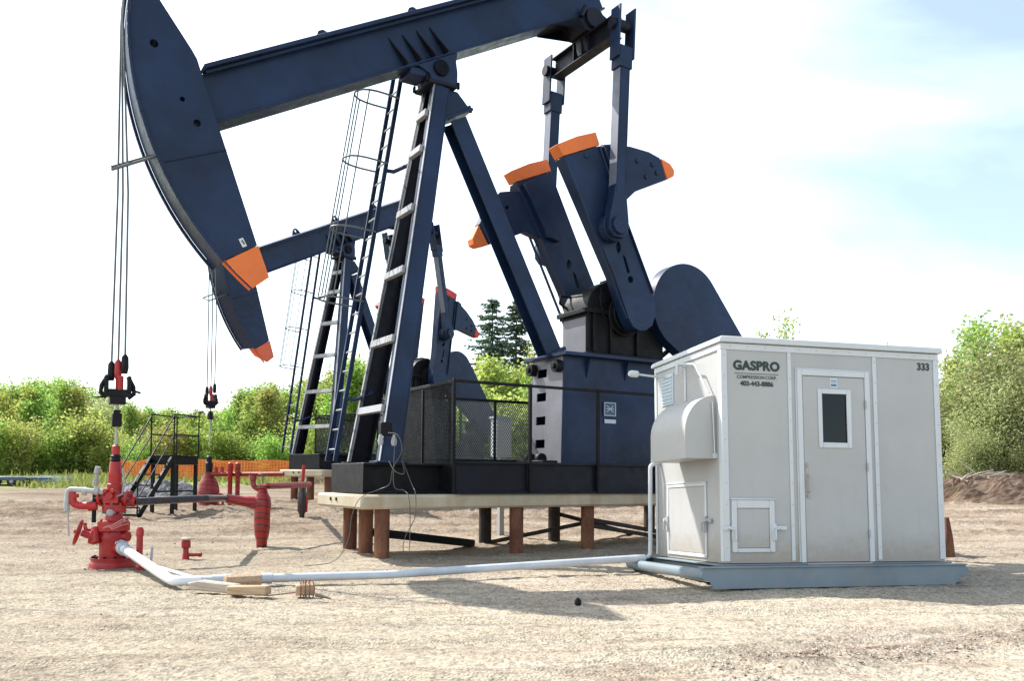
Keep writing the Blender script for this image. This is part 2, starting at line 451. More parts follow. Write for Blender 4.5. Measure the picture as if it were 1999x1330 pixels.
PILE_XY = [(-5.2901+a*_c-b*_s, 11.5008+a*_s+b*_c) for a, b in ((3.50,-.78),(3.56,0),(3.60,.78),(5.81,-.78),(6.12,.78),(7.22,-.78),(7.6,.78),(9.9,-.78),(9.9,.78))]
def ruts(x, y):
    """height of the wheel ruts, and how bare and churned the soil is there"""
    h = 0; tr = 0
    for y0, sl_, am, xa, xb, wd in RUTS:
        d = y - (y0 + sl_*x + .12*np.sin(x*.9+y0)); on = S(x, xa, xa+.8)*(1-S(x, xb-.8, xb))
        h = h + on*(1.5*am*np.exp(-(d/wd)**2)*(.55+.3*np.sin(x*2.3+y0*5)+.25*np.sin(x*13+y0)) - am*np.exp(-((d-2.1*wd)/(1.3*wd))**2))
        tr = tr + on*np.exp(-((d-.08)/(wd*1.3))**2)*min(1, am*22)
    return h, np.clip(tr, 0, 1)
def gz(x, y):
    x = np.asarray(x, float); y = np.asarray(y, float)
    h = .44*S(y, 14.5, 23.5) + .76*S(y, 26, 62)
    n = 0
    for fr, an, ph, am in _waves:
        n = n + am*np.sin(fr*(x*math.cos(an) + y*math.sin(an)) + ph)
    n = n + ruts(x, y)[0]
    for px_, py_ in PILE_XY:
        n = n + .035*np.exp(-(((x-px_)**2+(y-py_)**2)/.06))
    flat = 1 - .75*np.exp(-(((x-3.5)/2.6)**2 + ((y-10.3)/1.8)**2))
    return h + n*flat
def g(x, y): return float(gz(x, y))

def grid_axis(segs):
    out = []
    for a, b, n in segs: out += list(np.linspace(a, b, n, endpoint=False))
    return out + [segs[-1][1]]
xs = grid_axis([(-1500,-200,8),(-200,-60,14),(-60,-14,60),(-14,14,330),(14,60,60),(60,200,14),(200,1500,8)])
ys = grid_axis([(-60,2,20),(2,12,200),(12,30,190),(30,80,80),(80,300,20),(300,2500,10)])
X, Y = np.meshgrid(np.array(xs), np.array(ys))
fine = np.random.RandomState(2)
Z = gz(X, Y) + fine.normal(0, 1, X.shape)*np.where((np.abs(X) < 14) & (Y > 2) & (Y < 30), .006 + .010*S(Y, 13, 22), 0)
nx, ny = len(xs), len(ys)
gm = bpy.data.meshes.new('ground')
gm.from_pydata(np.stack([X.ravel(), Y.ravel(), Z.ravel()], 1).tolist(), [],
               [(j*nx+i, j*nx+i+1, (j+1)*nx+i+1, (j+1)*nx+i) for j in range(ny-1) for i in range(nx-1)])
gm.polygons.foreach_set('use_smooth', [True]*len(gm.polygons))
gm.materials.append(M['ground'])
tr_ = gm.attributes.new('track', 'FLOAT', 'POINT'); tr_.data.foreach_set('value', ruts(X, Y)[1].astype(np.float32).ravel())
_st = 0
for cx_, cy_, r_, k_ in ((-5.1,11.3,.75,.55),(-4.6,11.0,.4,.4),(-3.0,13.0,.5,.25),(1.2,9.0,.35,.3),(-.9,7.3,.3,.25),(2.7,15.0,.9,.3)):
    a_ = np.arctan2(Y-cy_, X-cx_); q_ = np.hypot(X-cx_, Y-cy_)/(r_*(1+.25*np.sin(3*a_+cx_)+.2*np.sin(5*a_+2)+.1*np.sin(9*a_)))
    _st = _st + k_*(1-S(q_, .35, 1.1))
st_a = gm.attributes.new('stain', 'FLOAT', 'POINT'); st_a.data.foreach_set('value', np.clip(_st, 0, .7).astype(np.float32).ravel())
go = bpy.data.objects.new('ground', gm); COL.objects.link(go); tag(go, kind='structure')

# loose pebbles and clods on the gravel (uncountable)
def scatter_pebbles():
    rg = np.random.RandomState(11); m = MB()
    base = [(0,0,1),(1,0,0),(0,1,0),(-1,0,0),(0,-1,0),(0,0,-.6)]
    fs = [(0,1,2),(0,2,3),(0,3,4),(0,4,1),(5,2,1),(5,3,2),(5,4,3),(5,1,4)]
    for i in range(4200):
        far = i > 3000
        y = rg.uniform(12, 30) if far else 3.4 + 9*rg.rand()**1.5
        x = rg.uniform(-.66, .66)*y
        r = (rg.uniform(.008, .026) if far else rg.uniform(.003, .009))
        if not far and rg.rand() < .35:
            x = rg.uniform(1.2, 4.2); y = rg.choice((4.5, 4.86)) + .47*x + rg.normal(0, .13); r = rg.uniform(.004, .016)
        if rg.rand() < .01: r *= 2
        z = g(x, y); a = rg.rand()*6.28; e = rg.uniform(.6, 1.3, 3)*r
        ca, sa = math.cos(a), math.sin(a)
        m.add([(x+(px*e[0]*ca-py*e[1]*sa), y+(px*e[0]*sa+py*e[1]*ca), z+pz*e[2]*.7+r*.15) for px,py,pz in base], fs)
    k = NT('pebble').set(.95, 0, .15)
    geo = k.n('ShaderNodeNewGeometry')
    k.l(k.ramp(geo.outputs['Random Per Island'], [(0,(.20,.155,.12)),(.6,(.34,.28,.22)),(1,(.46,.42,.36))]), k.b.inputs['Base Color'])
    o = m.build('pebbles', k.m, smooth=False); tag(o, 'loose pebbles and clods strewn over the gravel', 'pebbles', kind='stuff')
scatter_pebbles()
#PART2
# ------------------------------------------------------------------ pump jacks
P1 = Vector((4.47, 0, 7.6)); CS = Vector((8.3, 0, 4.1)); ARC = (4.47, 7.36)
BE = R(28.2)                                   # beam rises to the rear
def rot2(p, c, d):
    a, b = p[0]-c[0], p[1]-c[1]
    return (c[0] + a*math.cos(d) - b*math.sin(d), c[1] + a*math.sin(d) + b*math.cos(d))

def pump_jack(loc, yaw, db, dc, tip, head_paint, label, zc=2.55, spread=.60, white_tag=True):
    root = empty('pump_jack', loc, (0, 0, yaw), label, 'pump jack', 'pump jacks on the lease')
    navy, dark, blk = M['navy'], M['navy_dark'], M['black']
    Bp = lambda e, n: (P1.x + e*math.cos(BE+db) - n*math.sin(BE+db), P1.z + e*math.sin(BE+db) + n*math.cos(BE+db))
    Hr = lambda pts: [rot2(p, (P1.x, P1.z), db) for p in pts]
    Cr = lambda pts: [rot2(p, (CS.x, CS.z), dc) for p in pts]
    # --- skid base
    m = MB()
    for t in (-.52, .52):
        m.box(3.25, 10.6, t-.16, t+.16, .95, .985); m.box(3.25, 10.6, t-.16, t+.16, 1.375, 1.41)
        m.box(3.26, 10.6, t-.012, t+.012, .987, 1.373)
    for s in (3.36, 4.6, 5.9, 7.0, 8.6, 10.4):
        m.box(s-.03, s+.03, -.5, .5, .99, 1.37)
    m.box(3.235, 3.249, -.68, .68, .955, 1.405)
    m.build('skid_base', blk, root, .006)
    m = MB()
    m.box(4.62, 10.6, -.95, -.925, .955, 1.45); m.box(4.62, 10.6, -1.0, -.952, 1.41, 1.448); m.box(4.62, 10.6, -1.0, -.952, .955, .985)
    for s in (5.9, 7.27, 8.6, 9.9): m.box(s-.02, s+.02, -.99, -.953, .99, 1.405)
    m.build('side_beam', dark, root, .004)
    # --- samson post: two front legs and cross bars
    for sg, nm in ((-1, 'post_leg'), (1, 'post_leg')):
        b0 = Vector((3.66, sg*spread, 1.41)); t0 = Vector((4.675, sg*.17, 7.56))
        up = Vector((-1, 0, .17))
        d = nrm(t0-b0); side = Vector((0, 1, 0)); u = d.cross(side); u.normalize()
        if u.x > 0: u = -u
        m = MB()
        m.bar(b0 + u*.155, t0 + u*.125, .17, .02, u)          # front flange
        m.bar(b0 - u*.155, t0 - u*.125, .17, .02, u)          # rear flange
        o = sg*-.0
        m.bar(b0 + Vector((0, sg*.074, 0)), t0 + Vector((0, sg*.074, 0)), .02, .286, u, .02, .226)   # web
        m.box(3.42, 3.92, sg*spread-.16, sg*spread+.16, 1.412, 1.44)
        lg = m.build(nm, navy if sg < 0 else dark, root, .003)  # far leg darker: the shade inside it is put into its colour
        MB().bar(b0 + u*.169 + Vector((0, sg*.055, 0)), t0 + u*.139 + Vector((0, sg*.055, 0)), .055, .006, u).build('sunlit_edge_strip', M['rung'], lg)  # pale strip paints the sunlight along the leg's front flange
    m = None
    for q in (.135, .312, .493, .66, .823, .925):
        z = 1.41 + q*6.15
        hw = spread + (.17-spread)*q - .03
        s = 3.66 + 1.015*q - .188 + .03*q
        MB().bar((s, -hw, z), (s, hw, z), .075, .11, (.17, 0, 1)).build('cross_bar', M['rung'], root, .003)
    # --- rear brace
    m = MB(); m.prism([(4.80,7.555),(4.98,7.555),(5.20,7.34),(4.78,7.08)], -.19, .19); m.bar((4.70,0,7.03), (5.26,0,7.33), .44, .05, (0,0,1))
    for t in (-.18, .18): m.cyl((5.24,t,7.27), (5.20,t,7.38), .03, 6)
    m.build('brace_head', navy, root, .005)
    m = MB(); a = Vector((5.02, 0, 7.13)); b = Vector((6.95, 0, 3.40))
    d = nrm(b-a); u = d.cross(Vector((0, 1, 0)))
    for t in (-.145, .145): m.bar(a + Vector((0,t,0)), b + Vector((0,t,0)), .022, .32, (1,0,.5))
    m.bar(a, b, .266, .02, (1,0,.5))
    m.bar(b - d*.02, b + d*.05, .42, .46, (1,0,.5))
    m.build('rear_brace', navy, root, .004)
    # --- saddle bearing on the post
    m = MB()
    m.box(4.42, 4.93, -.29, .29, 7.562, 7.62)

    m.build('post_cap', dark, root, .01)
    m = MB()
    m.cyl((4.64, -.30, 7.84), (4.64, .30, 7.84), .13, 20)
    for t in (-.25, .25):
        for s in (4.40, 4.96): m.cyl((s, t, 7.57), (s, t, 7.68), .03, 6)
        m.build('saddle_bearing', dark, root, .008)
    m = MB(); m.prism([Bp(-.34,.297), Bp(.70,.297), Bp(.60,.16), (4.95,7.86), (4.95,7.625), (4.47,7.625), (4.44,7.72), (4.25,7.80)], -.25, .25)
    m.box(4.12, 4.42, -.2, .2, 7.66, 7.78)
    m.build('saddle', navy, root, .01)
    # --- walking beam
    m = MB()
    A = lambda e, n, t: (Bp(e, n)[0], t, Bp(e, n)[1])
    nv = (-math.sin(BE+db), 0, math.cos(BE+db))
    m.bar(A(-3.95,.663,0), A(4.15,.663,0), .40, .65, nv)
    m.bar(A(-3.45,1.02,0), A(4.15,1.02,0), .80, .06, nv)
    m.bar(A(-3.62,.318,0), A(4.15,.318,0), .50, .035, nv)
    for t in (-.3, .3): m.bar(A(-3.44,.965,t), A(4.1,.965,t), .035, .045, nv)
    beam = m.build('walking_beam', navy, root, .008)
    for e in (-1.35, .35, 2.2):
        pl = [Bp(e-.16,1.052), Bp(e+.16,1.052), Bp(e+.10,1.16), Bp(e+.04,1.22), Bp(e-.04,1.22), Bp(e-.10,1.16)]
        c = Bp(e, 1.14); MB().prism(pl, -.02, .02, [circ(c[0], c[1], .04, 10)]).build('lifting_lug', navy, beam)
    for e in (-.36, -.10, .18, .44):
        for sg in (-1, 1):
            pl = [(e, .338), (e+.10, .338), (e-.02, .80)]
            q = [Bp(*p) for p in pl]
            m = MB()                                             # tapered gusset standing off the web
            e3 = .012
            vs = [A(e-.05, .80, sg*.201), A(e-.05+e3*2, .80, sg*.201), A(e+.02, .33, sg*.201), A(e+.02+e3*2, .33, sg*.201), A(e+.02, .33, sg*.36), A(e+.02+e3*2, .33, sg*.36)]
            m.add(vs, [(0,2,4),(1,5,3),(0,1,3,2),(2,3,5,4),(0,4,5,1)])
            m.build('gusset', dark, beam, smooth=False)
    # --- horse head
    n = 26
    arc = [(ARC[0]-4.475*math.cos(a), ARC[1]+4.475*math.sin(a)) for a in np.radians(np.linspace(9, -44.6, n))]
    arc2 = [(ARC[0]-4.475*math.cos(a), ARC[1]+4.475*math.sin(a)) for a in np.radians(np.linspace(-44.85, -51.4, 5))]
    body = arc + [(1.735, 4.495), (1.14, 6.17), (.86, 6.98), (.79, 7.09), (.10, 8.02)]
    holes = [circ(.30, 7.05, .055), circ(.68, 6.37, .035, 10), circ(.88, 6.08, .05)]
    m = MB().prism(Hr(body), -.30, .30, [Hr(h) for h in holes])
    tr = [(ARC[0]-4.50*math.cos(a), ARC[1]+4.50*math.sin(a)) for a in np.radians(np.linspace(9, -44.6, n))]
    for t in (-.325, .305):
        pts = Hr(tr)
        for i in range(n-1): m.bar((pts[i][0], t+.01, pts[i][1]), (pts[i+1][0], t+.01, pts[i+1][1]), .04, .05, (0,1,0))
    m.bar((Hr([(.47,5.45)])[0][0], -.304, Hr([(.47,5.45)])[0][1]), (Hr([(1.28,5.78)])[0][0], -.304, Hr([(1.28,5.78)])[0][1]), .012, .03, (0,1,0))
    head = m.build('horse_head', navy, root, .006)
    tipm = MB().prism(Hr(arc2 + [(1.91, 4.05), (1.745, 4.49)]), -.315, .315)
    for k, t in enumerate((-.2, .2)):
        q = Hr(arc2)
        for i in range(4): tipm.bar((q[i][0]-.01, t, q[i][1]), (q[i+1][0]-.01, t, q[i+1][1]), .03, .03, (0,1,0))
    tipm.v = [((a + (Hr([(1.78,4.42)])[0][0]-a)*(.42 if t > .1 else 0)), t, (b + (Hr([(1.78,4.42)])[0][1]-b)*(.42 if t > .1 else 0))) for a, t, b in tipm.v]
    tipm.build('head_tip', head_paint, head, .006)
    if white_tag:
        MB().prism(Hr([(1.53,4.43),(1.59,4.46),(1.53,4.57),(1.47,4.54)]), -.309, -.302, [Hr([(1.545,4.475),(1.565,4.485),(1.52,4.54),(1.505,4.525)])]).build('tag_plate', M['white'], head)
    for zz in (0,):
        m = MB()
        q = Hr([(.45, 5.70), (-.15, 5.39), (-.16, 5.27), (.50, 5.62)])
        for t in (-.12, .26):
            pass
        m.tube([(q[0][0], .15, q[0][1]), (q[1][0], .15, q[1][1]), (q[2][0], -.15, q[2][1]), (q[3][0], -.15, q[3][1])], .02, 6)
        m.build('rope_guard', M['rope'], head)
    # --- bridle ropes and carrier
    for t, so_ in ((-.10, .075), (.0, .0), (.10, -.075)):
        m = MB()
        up_ = [(p[0]-.02, t, p[1]) for p in Hr([(ARC[0]-4.52*math.cos(a), ARC[1]+4.52*math.sin(a)) for a in np.radians((9, 6, 3, 0))])]
        zt = zc + .18 + (.07 if t < 0 else 0) - (.02 if t > 0 else 0)
        m.tube(up_ + [(so_*.7, t, 5.0), (so_, t*.6, zt)], .015, 6)
        rp = m.build('bridle_rope', M['rope'], root)
        m = MB(); m.lathe([(.02,zt+.02),(.045,zt-.02),(.05,zt-.16),(.035,zt-.24)], (so_, t*.6, 0), n=10)
        m.build('rope_socket', M['black'] if t else M['red'], rp)
    m = MB()
    for sg in (-1, 1):
        m.prism([(-.07,zc-.02),(.07,zc-.02),(.09,zc-.25),(-.09,zc-.25)], sg*.17-.03, sg*.17+.03)
        m.tube([(0, sg*.15, zc-.02), (0, sg*.24, zc-.16), (0, sg*.25, zc-.25), (0, sg*.16, zc-.31)], .035, 8)
    m.box(-.08, .08, -.20, .20, zc-.30, zc-.20); m.box(-.11, .11, -.12, .12, zc-.40, zc-.301)
    m.tube([(0, -.2, zc-.2), (.06, -.36, zc-.23)], .018, 6); m.tube([(0, .2, zc-.31), (.02, .34, zc-.31)], .012, 6)
    m.v = [(-y*.82, x*.82, z) for x, y, z in m.v]
    car = m.build('carrier_bar', M['black'], root, .006)
    MB().cyl((.02, -.02, zc-.02), (.02, -.02, zc-.21), .05, 10).build('load_cell', M['red'], car)
    m = MB(); m.cyl((0,0,zc), (0,0,1.55), .018, 8)
    rod = m.build('polished_rod', M['rod'], root)
    m = MB(); m.box(-.06,.06,-.05,.05,zc-.70,zc-.52); m.box(-.045,.045,-.06,.04,zc-.515,zc-.48); m.build('rod_clamp', M['black'], rod, .01)
    # --- tail bearing and equalizer
    eqc = Hr([(7.70, 9.09)])[0]; eb = Bp(3.42, .30)
    m = MB()
    m.prism([(eb[0]-.55, eb[1]-.30), (eb[0]+.48, eb[1]+.25), (eqc[0]+.42, eqc[1]+.50), (eqc[0]+.20, eqc[1]+.2), (eqc[0]-.16, eqc[1]+.2), (eqc[0]-.34, eqc[1]+.42)], -.27, .27)
    m.cyl((eqc[0], -.34, eqc[1]+.45), (eqc[0], .34, eqc[1]+.45), .19, 18)
    for t in (-.3, .3): m.cyl((eqc[0]-.30, t, eqc[1]+.4), (eqc[0]-.2, t, eqc[1]+.62), .045, 8)
    m.prism([(eqc[0]-.10, eqc[1]+.18), (eqc[0]+.12, eqc[1]+.18), (eqc[0]+.1, eqc[1]-.1), (eqc[0]-.06, eqc[1]-.1)], -.16, .16)
    m.build('tail_bearing', dark, root, .01)
    m = MB()
    m.ibeam((eqc[0], -.95, eqc[1]), (eqc[0], .95, eqc[1]), .22, .38, .025, .02, (0,0,1))
    for t in (-.22, .22, -.03): m.box(eqc[0]-.105, eqc[0]+.105, t-.01, t+.01, eqc[1]-.164, eqc[1]+.164)
    for t in (-.98, .98): m.cyl((eqc[0]-.2, t*1.06, eqc[1]-.02), (eqc[0]+.2, t*1.06, eqc[1]-.02), .10, 14)
    m.build('equalizer', dark, root, .005)
    # --- cranks, counterweights, pitmans
    crank_poly = [(6.63,6.585),(7.385,6.93),(8.14,5.41),(8.52,4.67),(8.63,4.38),(8.64,4.12),(8.56,3.92),(8.42,3.82),(8.26,3.80),(8.12,3.86),(8.02,4.0),(7.70,4.73)]
    cap_poly = [(6.50,6.77),(6.625,6.60),(7.385,6.945),(7.30,7.15),(6.9,6.99)]
    cw_r = [(7.46,6.98),(7.65,7.03),(8.1,7.08),(8.52,7.07),(8.78,7.01),(8.93,6.64),(8.22,6.30),(7.92,6.02)]
    cwt_r = [(8.80,7.005),(9.02,6.95),(9.12,6.85),(9.11,6.74),(8.95,6.645)]
    cw_l = [(7.28,5.62),(6.90,6.42),(6.62,6.44),(6.3,6.36),(6.02,6.02),(5.88,5.70),(6.08,5.37),(6.85,5.72)]
    cwt_l = [(5.86,5.68),(5.74,5.42),(5.76,5.32),(5.86,5.29),(6.06,5.36)]
    holes = [[(7.80+.07*math.cos(a)*.7-.0, 5.22+.10*math.sin(a)) for a in np.linspace(0, 2*PI, 10, False)],
             [(7.89,5.10),(7.95,5.07),(8.06,4.82),(8.00,4.79)], circ(8.07, 4.69, .06, 8)]
    for sg in (-1, 1):
        y0, y1 = sorted((sg*.62, sg*.88))
        m = MB().prism(Cr(crank_poly), y0, y1, [Cr(h) for h in holes])
        for a, b in (((6.66,6.56),(7.96,3.98)), ((7.37,6.88),(8.56,4.50))):   # raised rims
            p, q = Cr([a, b]); ff = sg*.89
            m.bar((p[0], ff, p[1]), (q[0], ff, q[1]), .03, .06, (0,1,0))
        m.cyl((CS.x, sg*.5, CS.z), (CS.x, sg*.884, CS.z), .15, 22)
        q = Cr([(7.10, 6.70)])[0]; m.cyl((q[0], sg*.88, q[1]), (q[0], sg*.90, q[1]), .05, 12)
        m.build('crank', navy, root, .008).name
        cr = bpy.data.objects[-1] if False else [o for o in root.children if o.name.startswith('crank')][-1]
        MB().prism(Cr(cap_poly), y0-.004, y1+.004).build('crank_cap', tip, cr, .006)
        y0, y1 = sorted((sg*.64, sg*.84))
        bolts = [(8.25,6.85),(8.6,6.85),(8.45,6.6),(8.7,6.72)] if sg < 0 else [(6.2,5.8),(6.45,6.1),(6.4,5.75)]
        cw = MB().prism(Cr(cw_r if sg < 0 else cw_l), y0, y1, [Cr(circ(b[0], b[1], .035, 8)) for b in bolts[:2]])
        if sg > 0:
            cw.prism(Cr([(7.25,5.65),(6.72,6.55),(6.95,6.68),(7.52,5.60)]), .50, .635)
        else:
            cw.prism(Cr([(7.42,6.93),(7.62,6.98),(7.92,6.35),(7.9,5.95)]), -.95, -.845)
        for b in bolts:
            q = Cr([b])[0]; cw.cyl((q[0], sg*.84, q[1]), (q[0], sg*.87, q[1]), .045, 8)
        cwo = cw.build('counterweight', navy, cr, .012)
        MB().prism(Cr(cwt_r if sg < 0 else cwt_l), y0-.003, y1+.003).build('counterweight_tip', tip, cwo, .01)
        # pitman
        wp = Cr([(7.58, 5.50)])[0]
        wb = Vector((wp[0], sg*1.08, wp[1])); tp = Vector((eqc[0]+.05, sg*1.06, eqc[1]-.02))
        d = nrm(tp-wb)
        m = MB()
        m.ibeam(wb + d*.55, tp - d*.62, .22, .20, .014, .02, (1,0,0))
        for k in (-1, 1): m.bar(wb + d*.55 + Vector((0, k*.10, 0)), tp - d*.62 + Vector((0, k*.10, 0)), .012, .17, (1,0,0))
        pm = m.build('pitman', navy, root, .004)
        MB().bar(wb + d*.57 + Vector((-.104,0,0)), tp - d*.81 + Vector((-.104,0,0)), .20, .005, (1,0,0)).build('sunlit_flange_strip', M['flange'], pm)  # pale strip paints the sunlit front of the navy pitman
        m = MB()
        for k in (-1, 1):
            m.bar(tp - d*.62 + Vector((k*.16, 0, 0)), tp + d*.30 + Vector((k*.16, 0, 0)), .26, .035, (1,0,0))
        m.bar(tp - d*.80, tp - d*.42, .25, .27, (1,0,0))
        m.cyl(tp + Vector((-.21,0,0)), tp + Vector((.21,0,0)), .075, 12)
        m.build('clevis', navy, pm, .006)
        m = MB()
        side = Vector((d.z, 0, -d.x))
        pl = [wb - side*.20 + d*.10, wb - side*.10 + d*.75, wb + side*.10 + d*.75, wb + side*.20 + d*.10, wb + side*.19 - d*.10, wb + side*.10 - d*.20, wb - side*.10 - d*.20, wb - side*.19 - d*.10]
        m.prism([(p.x, p.z) for p in pl], wb.y-.10, wb.y+.10)
        m.cyl(wb + Vector((0,-.16,0)), wb + Vector((0,.16,0)), .16, 20)
        m.cyl(wb - Vector((0,sg*.25,0)) , wb + Vector((0,0,0)), .25, 22)
        m.build('wrist_bearing', navy, pm, .006)
    # --- gear reducer on its tower
    tw = [(-.62,0),(.62,0)]
    m = MB()
    hs = [circ(0, z, .075, 4) for z in ()]
    zb, zt_ = 1.41, 3.30
    def face_x(s0, s1, w0, w1, z0, z1):
        return [(s0,-w0,z0),(s0,w0,z0),(s1,w1,z1),(s1,-w1,z1)]
    sb, st = 6.86, 6.92; wb_, wt_ = .50, .47
    fp = MB().prism([(-wb_+.0,zb),(wb_,zb),(wt_,zt_),(-wt_,zt_)], 0, .02, [[(.02,z-.075),(.32,z-.075),(.32,z+.075),(.02,z+.075)] for z in (1.80, 2.21, 2.63, 3.05)])
    fp.v = [(sb + (st-sb)*(z-zb)/(zt_-zb) + t, y, z) for y, t, z in fp.v]
    for sg in (-1, 1):
        vs = [(sb, sg*(wb_+.001), zb), (9.6, sg*(wb_+.001), zb), (9.6, sg*(wt_+.001), zt_), (st, sg*(wt_+.001), zt_)]
        vs2 = [(x, y+sg*.02, z) for x, y, z in vs]
        m.add(vs + vs2, [(0,1,2,3),(7,6,5,4),(0,4,5,1),(1,5,6,2),(2,6,7,3),(3,7,4,0)])
        for s in (7.4, 8.25, 9.2):
            m.add([(s-.01, sg*.492, 3.28), (s+.01, sg*.492, 3.28), (s-.01, sg*.62, 3.28), (s+.01, sg*.62, 3.28), (s-.01, sg*.495, 2.93), (s+.01, sg*.495, 2.93)],
                  [(0,1,3,2),(0,2,4),(1,5,3),(2,3,5,4),(0,4,5,1)])
    m.box(6.87, 9.58, -.46, .46, zb+.002, zb+.03)
    m.box(6.84, 9.75, -.66, .66, zt_+.001, zt_+.06)
    tow = m.build('gear_tower', navy, root, .004)
    fp.build('sunlit_front_face', M['plate'], tow, smooth=False)  # pale colour paints the sun on the navy tower front
    for sg in (-1, 1):
        m = MB(); m.cyl((6.78, sg*.40, 3.13), (6.90, sg*.40, 3.13), .11, 18); m.cyl((6.74, sg*.40, 3.13), (6.78, sg*.40, 3.13), .05, 10)
        m.build('guide_roller', blk, tow, .006)
    m = MB(); m.box(6.55, 6.85, -.42, .42, 1.415, 1.50)
    for t in (-.12, .22): m.cyl((6.70, t-.05, 1.53), (6.70, t+.05, 1.53), .10, 16)
    m.build('anchor_bracket', blk, tow, .006)
    m = MB(); m.box(7.75, 8.03, -.530, -.524, 2.29, 2.55); m.build('sign_plate', M['signblue'], tow)
    sp = [o for o in tow.children if o.name.startswith('sign_plate')][0]
    m = MB()
    for a, b, c, d_ in ((7.765,8.015,2.525,2.537),(7.765,8.015,2.303,2.315),(7.765,7.777,2.3155,2.5245),(8.003,8.015,2.3155,2.5245)): m.box(a, b, -.534, -.5305, c, d_)
    for a, b in (((7.82,2.37),(7.96,2.48)), ((7.82,2.48),(7.96,2.37)), ((7.81,2.425),(7.97,2.425))):
        m.bar((a[0], -.5325, a[1]), (b[0], -.5325, b[1]), .012, .003, (0,1,0))
    m.build('emblem', M['greysign'], sp, smooth=False)
    MB().box(7.77, 8.02, -.530, -.524, 2.17, 2.24).build('name_plate', M['greysign'], tow)
    m = MB()
    m.prism([(7.50,3.365),(9.25,3.365),(9.25,4.12),(7.50,4.12)], -.38, .38)
    m.box(7.40, 9.45, -.45, .45, 4.121, 4.20)
    m.box(7.42, 9.4, -.47, .47, 3.362, 3.42)
    for s in (7.62, 8.0, 8.6):
        for sg in (-1, 1): m.box(s-.03, s+.03, min(sg*.382, sg*.44), max(sg*.382, sg*.44), 3.43, 4.12)
    for s in np.arange(7.48, 9.4, .16):
        for sg in (-1, 1): m.cyl((s, sg*.42, 4.08), (s, sg*.42, 4.25), .022, 6)
    for sg in (-1, 1):
        m.cyl((8.3, sg*.38, 4.14), (8.3, sg*.56, 4.14), .34, 24); m.cyl((9.2, sg*.38, 4.14), (9.2, sg*.5, 4.14), .2, 18)
    gr = m.build('gear_reducer', blk, root, .008)
    dome = [(7.50,4.201),(7.52,4.36),(7.60,4.51),(7.74,4.64),(7.95,4.74),(8.25,4.81),(8.55,4.80),(8.85,4.72),(9.1,4.56),(9.26,4.36),(9.3,4.201)]
    m = MB().prism(dome, -.38, .38)
    m.box(8.2, 8.6, -.2, .2, 4.79, 4.87)
    for s in (7.8, 8.3, 8.8):
        m.box(s-.025, s+.025, -.40, .40, 4.21, 4.60)
    m.cyl((8.3,-.46,4.14), (8.3,-.42,4.14), .38, 24); m.cyl((7.85,-.41,4.42), (7.85,-.38,4.42), .10, 14)
    m.tube([(7.52,.28,4.30),(7.36,.28,4.38),(7.38,.28,4.52),(7.62,.28,4.52)], .025, 8)
    m.build('gear_cover', blk, gr, .012)
    MB().box(7.488, 7.498, -.34, .34, 3.43, 4.06).build('sunlit_front_face', M['plate'], gr)  # added pale panel paints the sunlit part of the black gearbox front
    # --- belt guard: flat sheet box with a big round front end
    c0 = (9.64, 4.40); r0 = .83; c1 = (11.6, 2.7); r1 = .42
    dv = Vector((c1[0]-c0[0], c1[1]-c0[1])); L = dv.length; th = math.atan2(dv.y, dv.x); al = math.acos((r0-r1)/L)
    pl = [(c0[0]+r0*math.cos(a), c0[1]+r0*math.sin(a)) for a in np.linspace(th+al, th-al+2*PI, 40)]
    pl += [(c1[0]+r1*math.cos(a), c1[1]+r1*math.sin(a)) for a in np.linspace(th-al, th+al, 14)]
    m = MB().prism(pl, -.62, -.36)
    m.build('belt_guard', navy, root, .012)
    m = MB(); m.box(9.62, 11.9, -.1, .6, 1.42, 2.0); m.cyl((11.6, -.36, 2.7), (11.6, .4, 2.7), .32, 20); m.box(11.2, 12.0, -.2, .45, 2.02, 2.40)
    m.bar((9.0,-.3,3.3), (9.7,-.3,3.8), .08, .08); m.bar((10.2,-.3,3.4), (10.2,-.3,2.0), .08, .08)
    m.build('motor_mount', blk, root, .01)
    # --- ladder with safety cage
    f0, f1 = Vector((3.30, 0, 1.45)), Vector((4.40, 0, 8.25))
    d = nrm(f1-f0); out = Vector((-d.z, 0, d.x))
    lad = empty('ladder', (0,0,0)); lad.parent = root
    for t in (.70, 1.08):
        MB().bar(f0 + Vector((0,t,0)), f1 + Vector((0,t,0)), .035, .07, (1,0,0)).build('ladder_rail', navy, lad)
    nr = 21
    for i in range(nr):
        p = f0.lerp(f1, (i+.6)/nr)
        MB().cyl(p + Vector((0,.718,0)), p + Vector((0,1.062,0)), .015, 6).build('rung', M['rung'], lad)
    m = MB()
    hoop = []
    for q in (.385, .56, .735, .905):
        p = f0.lerp(f1, q)
        pts = []
        for k in range(13):
            a = PI*k/12
            pts.append(p + Vector((0, .89 + .24*math.cos(a)*(1+.45*math.sin(a)), 0)) + Vector((-1, 0, .06))*(.0 + .68*math.sin(a)**.8))
        hoop.append(pts); m.tube(pts, .016, 6)
    for k in (3, 5, 7, 9):
        m.tube([h[k] for h in hoop], .012, 5)
    m.build('safety_cage', M['rope'], lad)
    m = MB()
    for q in (.15, .72):
        p = f0.lerp(f1, q)
        MB().tube([p + Vector((0,.72,0)), p + Vector((.12,.62,-.03)), p + Vector((.36,.44,.10))], .035, 6).build('stand_off', navy, lad)
    return root

